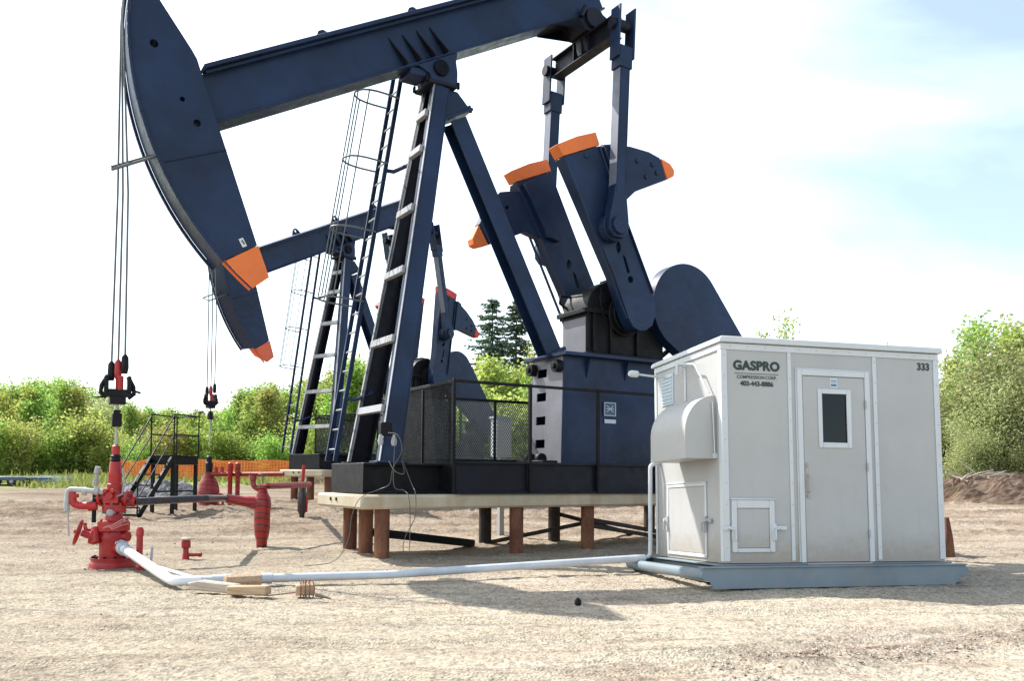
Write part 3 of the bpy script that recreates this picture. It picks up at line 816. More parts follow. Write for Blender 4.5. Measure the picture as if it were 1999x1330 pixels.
def net_panel(m, p0, p1, z0, z1, sp, wd):
    """expanded-metal mesh between two feet: crossing diagonal strands"""
    p0 = Vector(p0); p1 = Vector(p1); L = (p1-p0).length; d = (p1-p0)/L; H = z1-z0
    nrmv = Vector((-d.y, d.x, 0)); k = .62
    P = lambda a, b, o=0: p0 + d*a + Vector((0, 0, z0+b)) + nrmv*o
    c = -H*k
    while c < L:
        for sgn in (1, -1):
            # strand a = c + k*b   (or mirrored)
            b0 = max(0, -c/k); b1 = min(H, (L-c)/k)
            if b1 - b0 > .02:
                a0, a1 = c+k*b0, c+k*b1
                if sgn < 0: a0, a1 = L-a0, L-a1
                m.bar(P(a0, b0, sgn*.003), P(a1, b1, sgn*.003), wd, .003, nrmv)
        c += sp

def guard_fence(loc, yaw, label):
    root = empty('guard_fence', loc, (0, 0, yaw), label, 'guard fence', 'guard fences round the cranks')
    dk = M['black']
    posts = [(4.55,-1.0),(5.92,-1.0),(7.27,-1.0),(8.6,-1.0),(9.9,-1.0)]
    for s, t in posts: MB().box(s-.025, s+.025, t-.025, t+.025, .96, 2.70).build('post', dk, root, .004)
    for s, t in [(4.55,.08),(4.55,1.0),(5.5,1.0),(6.43,1.0),(7.3,1.0),(8.6,1.0),(9.9,1.0)]:
        MB().box(s-.022, s+.022, t-.022, t+.022, .96, 2.62).build('post', dk, root, .004)
    for a, b in (((4.58,-1.0),(5.89,-1.0)),((5.95,-1.0),(7.24,-1.0)),((7.30,-1.0),(8.57,-1.0)),((8.63,-1.0),(9.87,-1.0))):
        MB().bar((a[0],a[1],2.67), (b[0],b[1],2.67), .045, .045).build('top_rail', dk, root, .004)
    MB().bar((4.55,-.97,2.66), (4.55,.97,2.66), .04, .05).build('top_rail', dk, root, .004)
    MB().bar((4.58,1.0,2.60), (9.87,1.0,2.60), .045, .05).build('top_rail', dk, root, .004)
    MB().bar((4.58,1.0,1.50), (9.87,1.0,1.50), .04, .05).build('bottom_rail', dk, root, .004)
    m = MB(); net_panel(m, (4.55,-.96,0), (4.55,.96,0), 1.0, 2.63, .036, .0115)
    m.build('mesh_panel', dk, root, smooth=False)
    m = MB(); net_panel(m, (4.6,1.0,0), (9.85,1.0,0), 1.0, 2.57, .044, .0115)
    m.build('mesh_panel', M['rope'], root, smooth=False)
    return root

def foundation(loc, yaw, piles, label, length=7.6):
    root = empty('pump_foundation', loc, (0, 0, yaw), label, 'foundation', 'pile foundations under the pump jacks')
    m = MB(); m.box(3.10, 3.10+length, -.965, .965, .732, .943)
    slab = m.build('concrete_slab', M['concrete'], root, .035)
    m = MB()
    for t in (.30, .05): m.cyl((3.085, t, .86), (3.101, t, .86), .028, 10)
    m.build('anchor_bolt', M['black'], slab)
    for s, t, bot in piles:
        MB().cyl((s, t, bot-.25), (s, t, .728), .112, 24).build('pile', M['pile_shade_brace'] if (t > .5 and s > 4) else M['rust'], root)  # far-row piles take a darkened colour for the shade under the slab
    return root

WH1 = (-5.2901, 11.5008, 0); YAW1 = .5465
WH2 = (-8.08, 23.0, .45); YAW2 = .945
pump_jack(WH1, YAW1, 0, 0, M['orange'], M['orange'], 'large navy pump jack with orange tipped horse head, nearest the grey shed')
pump_jack(WH2, YAW2, -.027, R(-35), M['redtip'], M['orangered'], 'smaller looking navy pump jack in the distance, partly hidden behind the front one', zc=2.95, spread=.80, white_tag=False)
guard_fence(WH1, YAW1, 'black mesh guard fence on the near pump foundation, in front of its gear tower')
guard_fence(WH2, YAW2, 'black guard fence on the far pump foundation, mostly hidden behind the near pump')
fd = foundation(WH1, YAW1, [(3.50,-.78,-.06),(3.56,0,-.06),(3.60,.78,-.06),(5.81,-.78,-.06),(6.12,.78,-.06),(7.22,-.78,-.06),(7.6,.78,-.06),(9.9,-.78,-.1),(9.9,.78,-.1)],
                'long pale concrete slab on rusty piles carrying the near pump jack')
m = MB(); m.ibeam((3.68,-.05,.34), (5.75,.55,.06), .10, .13, .012, .012, (0,0,1)); m.bar((3.68,-.05,.34), (5.75,.55,.06), .10, .10); m.build('brace', M['black'], fd)
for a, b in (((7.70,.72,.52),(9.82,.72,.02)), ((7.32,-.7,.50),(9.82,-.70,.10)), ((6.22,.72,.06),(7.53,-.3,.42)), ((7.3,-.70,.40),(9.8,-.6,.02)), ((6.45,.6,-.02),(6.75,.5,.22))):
    MB().bar(a, b, .07, .07).build('brace', M['pile_shade_brace'], fd)
foundation(WH2, YAW2, [(3.5,-.78,-.1),(3.5,0,-.1),(3.55,.78,-.1),(5.9,-.78,0),(5.9,.78,0),(7.4,-.78,0),(7.4,.78,0)], 'concrete slab on rusty piles under the distant pump jack')
#PART3
# ------------------------------------------------------------------ measured points
def at(u, v, d):
    """a point seen at photo pixel (u, v), standing d metres in front"""
    return Vector(((u-1000)/1681*d, d, EYE + (932+.0069*(u-1000)-v)*d/1681))

# ------------------------------------------------------------------ shed
def rounded(pts, r, n=4):
    """round the corners of a polyline"""
    out = [Vector(pts[0])]
    for i in range(1, len(pts)-1):
        a, b, c = Vector(pts[i-1]), Vector(pts[i]), Vector(pts[i+1])
        p, q = b + (a-b).normalized()*r, b + (c-b).normalized()*r
        for k in range(n+1):
            t = k/n; out.append(p*(1-t)**2 + b*2*t*(1-t) + q*t*t)
    return out + [Vector(pts[-1])]

shed = empty('compressor_shed', (2.3569, 9.5371, .245), (-.0411, .0061, .245), 'pale grey skid-mounted shed with one door and a side hood, right of the pump', 'shed')
SH, SW, SD = M['shed'], M['trim'], M['skid']
L, WD, H = 2.85, 1.83, 2.5
wall = MB().box(0, L, 0, WD, .03, H).build('wall', SH, shed)
m = MB(); m.prism([(-.04,2.505),(L+.05,2.505),(L+.05,2.54),(L+.03,2.572),(-.02,2.572),(-.04,2.54)], -.05, WD+.05)
roof = m.build('roof', SW, shed, .006)
MB().box(-.012, L+.012, -.014, -.002, 2.425, 2.497).build('eave_trim', SW, roof, .003)
MB().box(-.016, -.002, .0, WD, 2.425, 2.497).build('eave_trim', SW, roof, .003)
MB().cyl((2.55,.5,2.572), (2.56,.5,2.74), .008, 6).build('aerial', M['rod'], roof)
for x0, x1, y0, y1 in ((-.014, .062, -.012, -.002), (L-.062, L+.014, -.012, -.002)):
    MB().box(x0, x1, y0, y1, .05, 2.424).build('corner_trim', SW, wall, .003)
MB().box(-.0135, -.002, -.001, .07, .05, 2.424).build('corner_trim', SW, wall, .003)
MB().box(-.0135, -.002, WD-.05, WD+.01, .05, 2.424).build('corner_trim', SW, wall, .003)
MB().box(L+.002, L+.0135, -.001, .07, .05, 2.424).build('corner_trim', SW, wall, .003)
for a, b in ((.825, .872), (1.945, 1.998)):
    MB().box(a, b, -.012, -.002, .05, 2.424).build('panel_trim', SW, wall, .003)
MB().box(-.012, -.002, .90, .945, 1.95, 2.424).build('panel_trim', SW, wall, .003)
# screws along the trims and the eave
m = MB()
for x in (.024, .848, 1.972, L-.024):
    for z in np.arange(.2, 2.4, .24): m.cyl((x, -.0125, z), (x, -.016, z), .006, 6)
for x in np.arange(.1, L, .22): m.cyl((x, -.0145, 2.46), (x, -.018, 2.46), .006, 6)
tag(m.build('screws', M['rung'], wall), kind='stuff')
# door
df = MB()
for x0, x1, z0, z1 in ((.935,.998,.03,2.235),(1.822,1.885,.03,2.235),(.999,1.821,2.168,2.235)):
    df.box(x0, x1, -.030, -.002, z0, z1)
df.box(.92, .934, -.016, -.002, .03, 2.255); df.box(1.886, 1.90, -.016, -.002, .03, 2.255); df.box(.935, 1.885, -.016, -.002, 2.236, 2.255)
df.build('door_frame', SW, shed, .004)
dl = MB()
dl.prism([(1.006,.035),(1.814,.035),(1.814,2.160),(1.006,2.160)], -.022, -.004, [[(1.245,1.395),(1.575,1.395),(1.575,1.965),(1.245,1.965)]])
door = dl.build('door', SH, shed, .003)
m = MB()
for x0, x1, z0, z1 in ((1.195,1.249,1.335,2.02),(1.571,1.63,1.335,2.02),(1.2495,1.5705,1.335,1.398),(1.2495,1.5705,1.962,2.02)):
    m.box(x0, x1, -.036, -.0225, z0, z1)
m.build('window_frame', SW, door, .005)
MB().box(1.24, 1.58, -.014, -.009, 1.39, 1.97).build('window_pane', M['glass'], door)
m = MB(); m.box(1.018, 1.052, -.030, -.0225, .75, 1.16)
m.tube([(1.035,-.03,1.02), (1.035,-.072,1.00), (1.035,-.072,.84), (1.035,-.03,.82)], .010, 8)
m.cyl((1.035,-.03,1.13), (1.035,-.045,1.13), .018, 10); m.cyl((1.035,-.03,.78), (1.035,-.05,.78), .016, 10)
m.build('door_handle', M['rod'], door)
for z in (.35, 1.12, 1.85): MB().cyl((1.818,-.036,z-.05), (1.818,-.036,z+.05), .011, 8).build('hinge', M['rung'], door)
pl = MB().box(1.36, 1.46, -.026, -.0225, 2.035, 2.150).build('notice_plate', M['greysign'], door)
m = MB()
for z0, z1 in ((2.115, 2.122), (2.095, 2.100), (2.055, 2.075)): m.box(1.375, 1.445, -.0275, -.0262, z0, z1)
m.build('notice_print', M['signblue'], pl)
MB().box(.99, 1.83, -.06, -.002, .008, .027).build('door_sill', M['rung'], shed)
# front access hatch
def latch(nm, par, x, z, sgn, axis='x', y=-.03):
    """toggle clamp: strap, lever and plate"""
    m = MB()
    m.box(x-.035 if sgn > 0 else x-.10, x+.10 if sgn > 0 else x+.035, y-.014, y, z-.022, z+.022)
    m.tube([(x+sgn*.02, y-.016, z), (x-sgn*.06, y-.045, z-.02), (x-sgn*.06, y-.05, z-.13)], .011, 6)
    m.box(x-sgn*.06-.03, x-sgn*.06+.03, y-.012, y, z-.14, z+.05)
    return m
m = MB()
for x0, x1, z0, z1 in ((.085,.15,.15,.73),(.55,.615,.15,.73),(.1505,.5495,.64,.73),(.1505,.5495,.15,.195)):
    m.box(x0, x1, -.022, -.002, z0, z1)
m.box(.07, .63, -.03, -.002, .7315, .75)
ht = m.build('access_hatch', SW, shed, .005)
MB().box(.155, .545, -.012, -.002, .2, .635).build('hatch_panel', SH, ht, .003)
for x, sg in ((.045, -1), (.655, 1)):
    latch('', None, x, .42, sg, y=-.022).build('latch', SW, ht, .002)
# lettering
def text_mesh(name, s, size, loc, mat, parent, bold=.0, align='LEFT', squeeze=1, spacing=1, heavy=0):
    cu = bpy.data.curves.new(name, 'FONT'); cu.body = s; cu.size = size; cu.offset = bold; cu.extrude = .0008
    cu.align_x = align; cu.space_character = spacing
    t = bpy.data.objects.new(name, cu); COL.objects.link(t)
    dg = bpy.context.evaluated_depsgraph_get()
    me = bpy.data.meshes.new_from_object(t.evaluated_get(dg))
    bpy.data.objects.remove(t)
    mt = Matrix.Translation(loc) @ Matrix.Rotation(PI/2, 4, 'X') @ Matrix.Diagonal((squeeze, 1, 1, 1))
    me.transform(mt); me.materials.clear(); me.materials.append(mat); me.name = name
    if heavy:                                       # thicken the strokes with shifted copies, each a hair prouder
        bm = bmesh.new()
        for k, (dx, dz) in enumerate(((0,0),(heavy,0),(-heavy,0),(0,heavy*.8),(0,-heavy*.8))):
            n0 = len(bm.verts); bm.from_mesh(me); bm.verts.ensure_lookup_table()
            for v in bm.verts[n0:]: v.co += Vector((dx, -.0003*k, dz))
        bm.to_mesh(me); bm.free()
    o = bpy.data.objects.new(name, me); COL.objects.link(o); o.parent = parent
    return o
LT = M['lettering']
text_mesh('lettering', 'GASPRO', .142, (.435, -.0032, 2.205), LT, wall, .0030, 'CENTER', 1.04, 1.06, .0055)
MB().box(.16, .71, -.0042, -.0015, 2.158, 2.164).build('lettering_rule', LT, wall)
text_mesh('lettering', 'COMPRESSION', .052, (.185, -.0032, 2.103), LT, wall, .0008, 'LEFT', .93, 1.1)
text_mesh('lettering', 'CORP.', .052, (.690, -.0032, 2.103), LT, wall, .0008, 'RIGHT', .93, 1.1)
text_mesh('lettering', '403-443-8886', .075, (.435, -.0032, 2.022), LT, wall, .0012, 'CENTER', .98, 1.0, .002)
text_mesh('lettering', '333', .118, (2.655, -.0032, 2.30), LT, wall, .002, 'CENTER', 1.0, 1.0, .003)
# side hood, hatch, vents, lamp
n = 12
prof = [(-.002,1.20),(-.38,1.20),(-.38,1.50)] + [(-.38*math.cos(a), 1.50+.42*math.sin(a)) for a in np.linspace(.12, PI/2, n)] + [(-.002,1.92)]
m = MB().prism(prof, .16, 1.13)
hood = m.build('hood', SH, shed, .004, angle=30)
m = MB(); m.tube([(-.03,.135,1.24), (-.05,.135,1.84)], .008, 6); m.box(-.05,-.002,.125,.157,1.20,1.26)
m.build('hood_stay', SW, hood)
m = MB()
for y0, y1, z0, z1 in ((.40,.44,.07,.94),(1.44,1.48,.07,.94),(.4405,1.4395,.90,.94),(.4405,1.4395,.07,.11)):
    m.box(-.018, -.002, y0, y1, z0, z1)
m.box(-.024, -.002, .38, 1.50, .9415, .955)
sh2 = m.build('side_hatch', SW, shed, .004)
MB().box(-.010, -.002, .445, 1.435, .115, .895).build('hatch_panel', SH, sh2, .003)
for y, sg in ((.36, -1), (1.53, 1)):
    q = latch('', None, 0, .50, sg, y=0)
    q.v = [(-.018 + vy, y + vx, vz) for vx, vy, vz in q.v]
    q.build('latch', M['rung'], sh2, .002)
for y0, y1 in ((1.26, 1.62),):
    m = MB(); m.box(-.012, -.002, y0, y1, 1.96, 2.36)
    for z in np.arange(1.99, 2.34, .045): m.box(-.022, -.0125, y0+.03, y1-.03, z, z+.02)
    m.build('louvre', M['greysign'], shed, .002)
m = MB(); m.tube(rounded([(-.002,1.45,2.32), (-.20,1.45,2.33), (-.44,1.45,2.35)], .06), .014, 8)
lp = m.build('lamp_arm', SW, shed)
m = MB(); m.lathe([(.03,0),(.045,.02),(.045,.10),(.03,.13)], (-.40,1.45,2.35), (-1,0,.03), 12); m.build('lamp_head', SW, lp)
m = MB(); m.tube(rounded([(-.002,.93,2.36), (-.09,.90,2.40), (-.10,.47,2.33), (-.06,.20,1.95)], .05), .012, 8)
m.cyl((-.09,.96,2.28), (-.09,.96,2.42), .022, 8); m.build('vent_pipe', SW, shed)
# skid
m = MB()
for y0, sg in ((-.16, 1), (WD+.10, -1)):
    ya, yb = (y0, y0+.10) if sg > 0 else (y0-.04, y0+.06)
    pf = [(-.36,-.012),(3.0,-.012),(2.99,-.05),(2.93,-.15),(2.84,-.235),(-.22,-.235),(-.31,-.10)]
    yo = ya if sg > 0 else yb
    m.prism(pf, yo-.006, yo+.006)
    m.box(-.36, 3.0, min(yo-.03*sg, yo+.10*sg), max(yo-.03*sg, yo+.10*sg), -.0108, .004)
    m.box(-.22, 2.84, min(yo+.007*sg, yo+.09*sg), max(yo+.007*sg, yo+.09*sg), -.236, -.224)
for x in (.0, .95, 1.9, 2.8): m.box(x-.03, x+.03, -.14, WD+.08, -.20, -.02)
m.box(-.12, L+.06, -.05, WD+.04, .0045, .022)
sk = m.build('skid', SD, shed, .003)
for x in (-.30, 2.98):
    MB().tube([(x,-.165,-.085), (x,.4,-.085), (x,WD+.2,-.085)], .062, 14).build('skid_tube', SD, sk)

# ------------------------------------------------------------------ front wellhead
wz = lambda v: EYE + (927-v)*.00684
wx, wy = WH1[0], WH1[1]
wh = empty('wellhead', (wx, wy, 0), (0,0,0), 'red wellhead in the left foreground under the hanging rod of the near pump', 'wellhead', 'wellheads of the pump jacks')
RD = M['red']
m = MB(); m.lathe([(.29,-.05),(.29,.03),(.285,.05),(.265,.07),(.265,.10),(.285,.115),(.285,wz(1090))], n=28)
m.build('base_flange', RD, wh, .004)
m = MB()
for k in range(12):
    a = 2*PI*k/12; m.cyl((.24*math.cos(a), .24*math.sin(a), wz(1090)), (.24*math.cos(a), .24*math.sin(a), wz(1084)), .02, 6)
tag(m.build('flange_bolts', M['black'], wh), kind='stuff')
m = MB(); m.lathe([(.17,wz(1090)),(.175,wz(1060)),(.185,wz(1050)),(.16,wz(1044)),(.155,wz(1038))], n=24)
m.cyl((0,0,wz(1070)), (.24*.75,-.24*.66,wz(1068)), .09, 14)
m.cyl((0,0,wz(1047)), (.22,-.05,wz(1047)), .07, 12)
m.build('casing_spool', RD, wh, .004)
m = MB(); m.lathe([(.155,wz(1037)),(.20,wz(1036.5)),(.20,wz(1020)),(.19,wz(1018)),(.12,wz(1017)),(.10,wz(1004)),(.13,wz(1000)),(.15,wz(999)),(.15,wz(986)),(.12,wz(984))], n=24)
for k in range(8):
    a = 2*PI*k/8; m.cyl((.165*math.cos(a), .165*math.sin(a), wz(1040)), (.165*math.cos(a), .165*math.sin(a), wz(1014)), .016, 6)
m.build('tubing_head', RD, wh, .003)
m = MB(); m.lathe([(.11,wz(984)),(.115,wz(965)),(.085,wz(955)),(.085,wz(950))], n=20)
m.cyl((-.17,0,wz(972)), (.26,.05,wz(980)), .075, 14)
for s in (-1, 1):
    m.cyl((s*.16,0,wz(973)), (s*.20,0,wz(974)), .11, 16)
    m.tube([(s*.05,-.1,wz(962)), (s*.05,-.19,wz(958))], .03, 8)
m.cyl((0,-.17,wz(968)), (0,.17,wz(968)), .05, 12); m.box(-.10,.10,-.12,.12,wz(983),wz(970))
m.build('flow_tee', RD, wh, .004)
m = MB(); m.lathe([(.07,wz(974)),(.095,wz(962)),(.098,wz(946)),(.085,wz(944)),(.085,wz(930)),(.09,wz(926)),(.078,wz(922)),(.072,wz(904)),(.066,wz(902))], n=20)
sb_ = m.build('stuffing_box', RD, wh, .002)
m = MB(); m.lathe([(.05,wz(902)),(.068,wz(899)),(.055,wz(895)),(.068,wz(891)),(.05,wz(888))], n=18); m.build('packing_gland', M['navy_dark'], sb_)
m = MB(); m.lathe([(.05,wz(888)),(.052,wz(872)),(.035,wz(870))], n=18); m.build('gland_cap', RD, sb_)
m = MB(); m.tube(rounded([(-.12,-.06,wz(962)), (-.40,-.10,wz(957)), (-.56,-.12,wz(956)), (-.58,-.12,wz(992))], .05), .034, 12)
for x in (-.18, -.34): m.cyl((x,-.07,wz(960)), (x-.05,-.08,wz(959.5)), .055, 12)
m.build('side_pipe', M['pipegrey'], wh)
m = MB(); m.tube([(-.565,-.12,wz(992)), (-.55,-.12,wz(1015)), (-.53,-.13,wz(1046))], .012, 6); m.cyl((-.57,-.12,wz(998)), (-.575,-.12,wz(978)), .035, 10)
m.build('drip_line', M['pipegrey'], wh)
m = MB(); m.tube(rounded([(-.52,-.10,wz(962)), (-.50,-.10,wz(985)), (-.38,-.09,wz(989)), (-.26,-.08,wz(986))], .06), .05, 12)
m.cyl((-.30,-.09,wz(990)), (-.20,-.07,wz(988)), .06, 12); m.cyl((-.48,-.1,wz(965)), (-.48,-.1,wz(972)), .05, 12)
m.build('bleed_valve', RD, wh, .003)
m = MB(); m.tube([(-.22,-.06,wz(948)), (-.22,-.06,wz(925))], .022, 8); m.cyl((-.23,-.06,wz(950)), (-.23,-.06,wz(935)), .035, 10)
m.tube([(-.22,-.06,wz(925)), (-.2,-.06,wz(912))], .035, 10); m.tube([(.12,-.05,wz(915)), (.15,-.06,wz(940)), (.13,-.06,wz(965)), (.04,-.1,wz(972))], .014, 6)
m.build('pressure_gauge', M['rung'], wh)
m = MB()
for r_, z0, z1, nn in ((.165, wz(1003), wz(982), 8), (.092, wz(968), wz(958), 6)):
    for k in range(nn):
        a = 2*PI*k/nn+.2; m.cyl((r_*.82*math.cos(a), r_*.82*math.sin(a), z0), (r_*.82*math.cos(a), r_*.82*math.sin(a), z1), .014, 6)
for s in (-1, 1):
    for k in range(6):
        a = 2*PI*k/6; m.cyl((s*.14, .085*math.cos(a), wz(973)+.085*math.sin(a)), (s*.225, .085*math.cos(a), wz(973)+.085*math.sin(a)), .012, 6)
tag(m.build('studs', M['rope'], wh), kind='stuff')
m = MB(); m.lathe([(.03,0),(.045,.02),(.045,.05),(.02,.07)], (.05,-.19,wz(1000)), (0,-1,0), 12); m.tube([(.05,-.1,wz(1000)), (.05,-.2,wz(1000))], .02, 8); m.build('needle_valve', M['rung'], wh)
# wing valve with hand wheel
m = MB(); a0 = Vector((-.10,-.05,wz(1052))); a1 = Vector((-.36,-.14,wz(1040)))
m.tube([a0, a0.lerp(a1,.3), a0.lerp(a1,.34), a0.lerp(a1,.6), a0.lerp(a1,.64), a1], [.075,.075,.11,.11,.05,.04], 14)
m.cyl((-.14,-.18,wz(1058)), (-.2,-.1,wz(1030)), .05, 10)
wv = m.build('wing_valve', RD, wh, .003)
ax = (a1-a0).normalized(); c = a1 + ax*.04
m = MB(); m.ring(c, ax, .165, .013, 24, 6)
for k in range(5):
    a = 2*PI*k/5; e = ax.cross(Vector((0,0,1))).normalized(); e2 = ax.cross(e)
    m.tube([c, c + (e*math.cos(a)+e2*math.sin(a))*.165], .011, 6)
m.cyl(c-ax*.03, c+ax*.05, .025, 8); m.build('hand_wheel', RD, wv)
m = MB(); e = Vector((.55,-.8,0)); c2 = Vector((-.36,-.02,wz(1036)))
m.ring(c2, (.9,.3,.2), .10, .011, 20, 6); m.tube([c2, c2+Vector((.12,.04,.0))], .03, 8)
m.tube([c2+Vector((0,0,-.1)), c2+Vector((0,0,.1))], .01, 6); m.tube([c2+Vector((.03,-.1,0)), c2+Vector((-.03,.1,0))], .01, 6); m.build('hand_wheel', RD, wv)
m = MB()
for k in range(3):
    m.tube([(-.05+.03*k,-.19,wz(1030-3*k)), (.08,-.21,wz(1024+4*k)), (.18,-.17,wz(1014+5*k)), (.21,-.05,wz(1010+6*k)), (.12,.1,wz(1022))], .012, 6)
m.build('hose', M['copperpipe'], wh)
m = MB(); m.tube([(-.24,-.05,wz(965)), (-.23,-.08,wz(990)), (-.22,-.1,wz(1020))], .028, 8); m.build('equalizing_line', M['black'], wh)

# grey gas line from wellhead to shed
gl = empty('gas_line', (wx, wy, 0), (0,0,0), 'long pale grey pipe running over the gravel from the red wellhead to the shed', 'pipe')
O_ = Vector((wx, wy, 0))
pts = [Vector((-5.10,11.34,.25)), Vector((-4.85,11.0,.22)), Vector((-3.78,9.55,.07)), Vector((-3.60,9.40,.06)), Vector((-1.45,10.12,.06)), Vector((0,10.6,.115)), Vector((1.72,11.17,.18))]
m = MB(); m.tube([p-O_ for p in rounded(pts[:3], .2)], .056, 14); m.build('pipe', M['silver'], gl)
m = MB(); m.tube([p-O_ for p in rounded([pts[2], pts[3]+Vector((-.04,-.03,0)), pts[3].lerp(pts[4],.1)], .07)], .053, 14); m.build('elbow', M['silver'], gl)
m = MB(); m.tube([p-O_ for p in [pts[3].lerp(pts[4],.1), pts[4], pts[5], pts[6]]], .048, 14); m.build('pipe', M['galv'], gl)
cp = pts[3].lerp(pts[4], .20); dr = (pts[4]-pts[3]).normalized()
for k, w_ in ((-.12,.20), (.16,.36)):
    a = cp + dr*k - O_; m = MB(); m.cyl(a, a+dr*w_, .058, 14); m.build('coupling', M['galv'], gl)
un = Vector((-5.10,11.34,.25)); ud = (pts[2]-pts[0]).normalized()
m = MB(); m.cyl(un-ud*.10-O_, un-ud*.02-O_, .10, 8); m.cyl(un-ud*.019-O_, un+ud*.12-O_, .085, 14); m.cyl(un+ud*.30-O_, un+ud*.36-O_, .07, 12); m.build('union', M['galv'], gl, .004)
m = MB(); m.tube([Vector((-4.72,10.95,.17))-O_, Vector((-4.2,10.25,.12))-O_, Vector((-3.45,9.52,.07))-O_], .022, 8); m.build('tie_pipe', M['silver'], gl)
m = MB(); m.tube([p-O_ for p in rounded([Vector((1.70,11.17,.18)), Vector((1.80,11.2,.20)), Vector((1.80,11.2,1.38)), Vector((1.95,11.24,1.42))], .05)], .027, 10); m.build('riser', M['galv'], gl)
# valves and stubs in the gravel
p = at(278, 1112, 11.1)
t = empty('red_post', (p.x, p.y, 0), (0,0,0), 'short upright red pipe with rounded cap beside the front wellhead', 'pipe post')
m = MB(); m.lathe([(.04,-.05),(.04,.42),(.048,.43),(.048,.50),(.03,.535)], n=14); m.build('pipe', RD, t)
m = MB(); m.cyl((0,0,.03), (.06,-.05,.03), .05, 10); m.build('foot', RD, t)
p = at(300, 1105, 11.3)
t = empty('grey_stub', (p.x, p.y, 0), (0,0,0), 'thin grey pipe stub beside the silver pipe near the front wellhead', 'pipe stub')
MB().cyl((0,0,0), (.02,0,.27), .018, 8).build('pipe', M['galv'], t); MB().lathe([(.06,-.02),(.06,.03),(.03,.06)], n=10).build('base', M['black'], t)
p = at(368, 1086, 12.6)
t = empty('ground_valve', (p.x, p.y, 0), (0,0,0), 'small red valve with pale cap standing in the gravel right of the front wellhead', 'valve')
m = MB(); m.lathe([(.05,-.03),(.05,.06),(.04,.08),(.04,.14),(.065,.15),(.065,.24),(.05,.26)], n=14)
m.tube([(.0,0,.05), (.13,-.02,.05), (.20,-.03,.055)], .025, 8); m.cyl((.20,-.03,.055), (.24,-.035,.056), .035, 8); m.build('body', RD, t, .002)
MB().lathe([(.072,.262),(.072,.285),(.05,.30)], n=14).build('cap', M['log'], t)

# ------------------------------------------------------------------ flow line, red risers
r1 = at(515, 1072, 14.5); sc1 = 14.5/1681
rz = lambda v: EYE + (928.6-v)*sc1
fl = empty('flow_line', (wx, wy, 0), (0,0,0), 'black insulated pipe running level from the front wellhead to the wrapped riser', 'pipe')
m = MB(); b_ = Vector((r1.x-.55, r1.y-.2, rz(973)))
m.tube([Vector((wx+.24, wy+.05, wz(980)))-O_, Vector((wx+.9, wy+.9, wz(976)))-O_, b_-O_], .052, 12); m.build('pipe', M['wrap'], fl)
m = MB(); m.tube([b_-O_, b_.lerp(Vector((r1.x,r1.y,rz(985))), .5)-O_, Vector((r1.x-.06, r1.y, rz(983)))-O_], [.075,.085,.12], 12); m.build('branch', M['tape'], fl)
t = empty('wrapped_riser', (r1.x, r1.y, 0), (0,0,0), 'thick riser wrapped in red and black tape, standing between the front wellhead and pump', 'riser')
m = MB(); m.lathe([(.085,-.1),(.09,rz(1055)),(.115,rz(1045)),(.132,rz(1030)),(.132,rz(1000)),(.145,rz(985)),(.13,rz(972)),(.085,rz(962)),(.07,rz(956)),(.10,rz(953)),(.10,rz(948)),(.04,rz(945))], n=22)
m.build('riser_pipe', M['tape'], t)
m = MB(); m.tube(rounded([(-.04,0,rz(957)), (-.16,0,rz(950)), (-.17,0,rz(928))], .06), .045, 10); m.cyl((-.17,0,rz(936)), (-.17,0,rz(928)), .065, 10); m.build('vent_branch', M['tape'], t)
m = MB(); m.cyl((0,0,rz(946)), (0,0,rz(926)), .012, 6); m.ring((0,0,rz(926)), (0,0,1), .07, .012, 16, 6); m.box(-.07,.07,-.012,.012,rz(927),rz(925.6)); m.build('hand_wheel', M['rope'], t)
r2 = at(592, 1014, 19.3)
m = MB(); m.tube([Vector((.09,0,rz(949))), Vector((.5,1.2,rz(947))), Vector((r2.x-r1.x, r2.y-r1.y, 1.0))], .055, 10); m.build('cross_pipe', M['tape'], t)
t = empty('wrapped_riser', (r2.x, r2.y, 0), (0,0,0), 'slim dark wrapped riser under the corner of the far foundation', 'riser')
m = MB(); m.lathe([(.05,0),(.06,.35),(.10,.42),(.10,.8),(.085,.86),(.085,1.0),(.04,1.08)], n=16); m.build('riser_pipe', M['wrap'], t)
m = MB(); m.tube([(0,0,1.04), (.03,0,1.45)], .04, 8); m.tube([(.1,0,.4), (.12,-.02,.75)], .025, 6); m.build('bleed_pipe', RD, t)

# ------------------------------------------------------------------ far wellhead and its pipes
hx, hy, hz = WH2; sc2 = 23/1681
vz = lambda v: EYE + (928-v)*sc2 - hz
wf = empty('wellhead', (hx, hy, hz), (0,0,0), 'bulky red and black wrapped wellhead behind the metal stairs, under the far pump', 'wellhead', 'wellheads of the pump jacks')
m = MB(); m.lathe([(.30,-.1),(.30,vz(985)),(.27,vz(982)),(.28,vz(960)),(.25,vz(945)),(.17,vz(934)),(.13,vz(928)),(.13,vz(922))], n=24); m.build('wrapped_body', M['tape'], wf)
m = MB(); m.lathe([(.31,vz(978)),(.315,vz(976)),(.315,vz(970)),(.31,vz(968))], n=24); m.tube(rounded([(.28,-.1,vz(965)), (.42,-.1,vz(966)), (.42,-.1,vz(1003)), (.30,-.1,vz(1003))], .05), .035, 8); m.build('side_loop', RD, wf)
m = MB(); m.lathe([(.09,vz(922)),(.10,vz(905)),(.07,vz(902)),(.075,vz(892)),(.04,vz(890))], n=16); m.build('stuffing_box', M['navy_dark'], wf)
m = MB()
for x in (.22, .38): m.cyl((x,-.1,vz(925)), (x,-.1,vz(912)), .05, 8)
m.build('flow_valves', RD, wf)
t = empty('flow_line', (hx+.1, hy, hz), (0,0,0), 'raised taped pipe on two red posts right of the far wellhead', 'pipe')
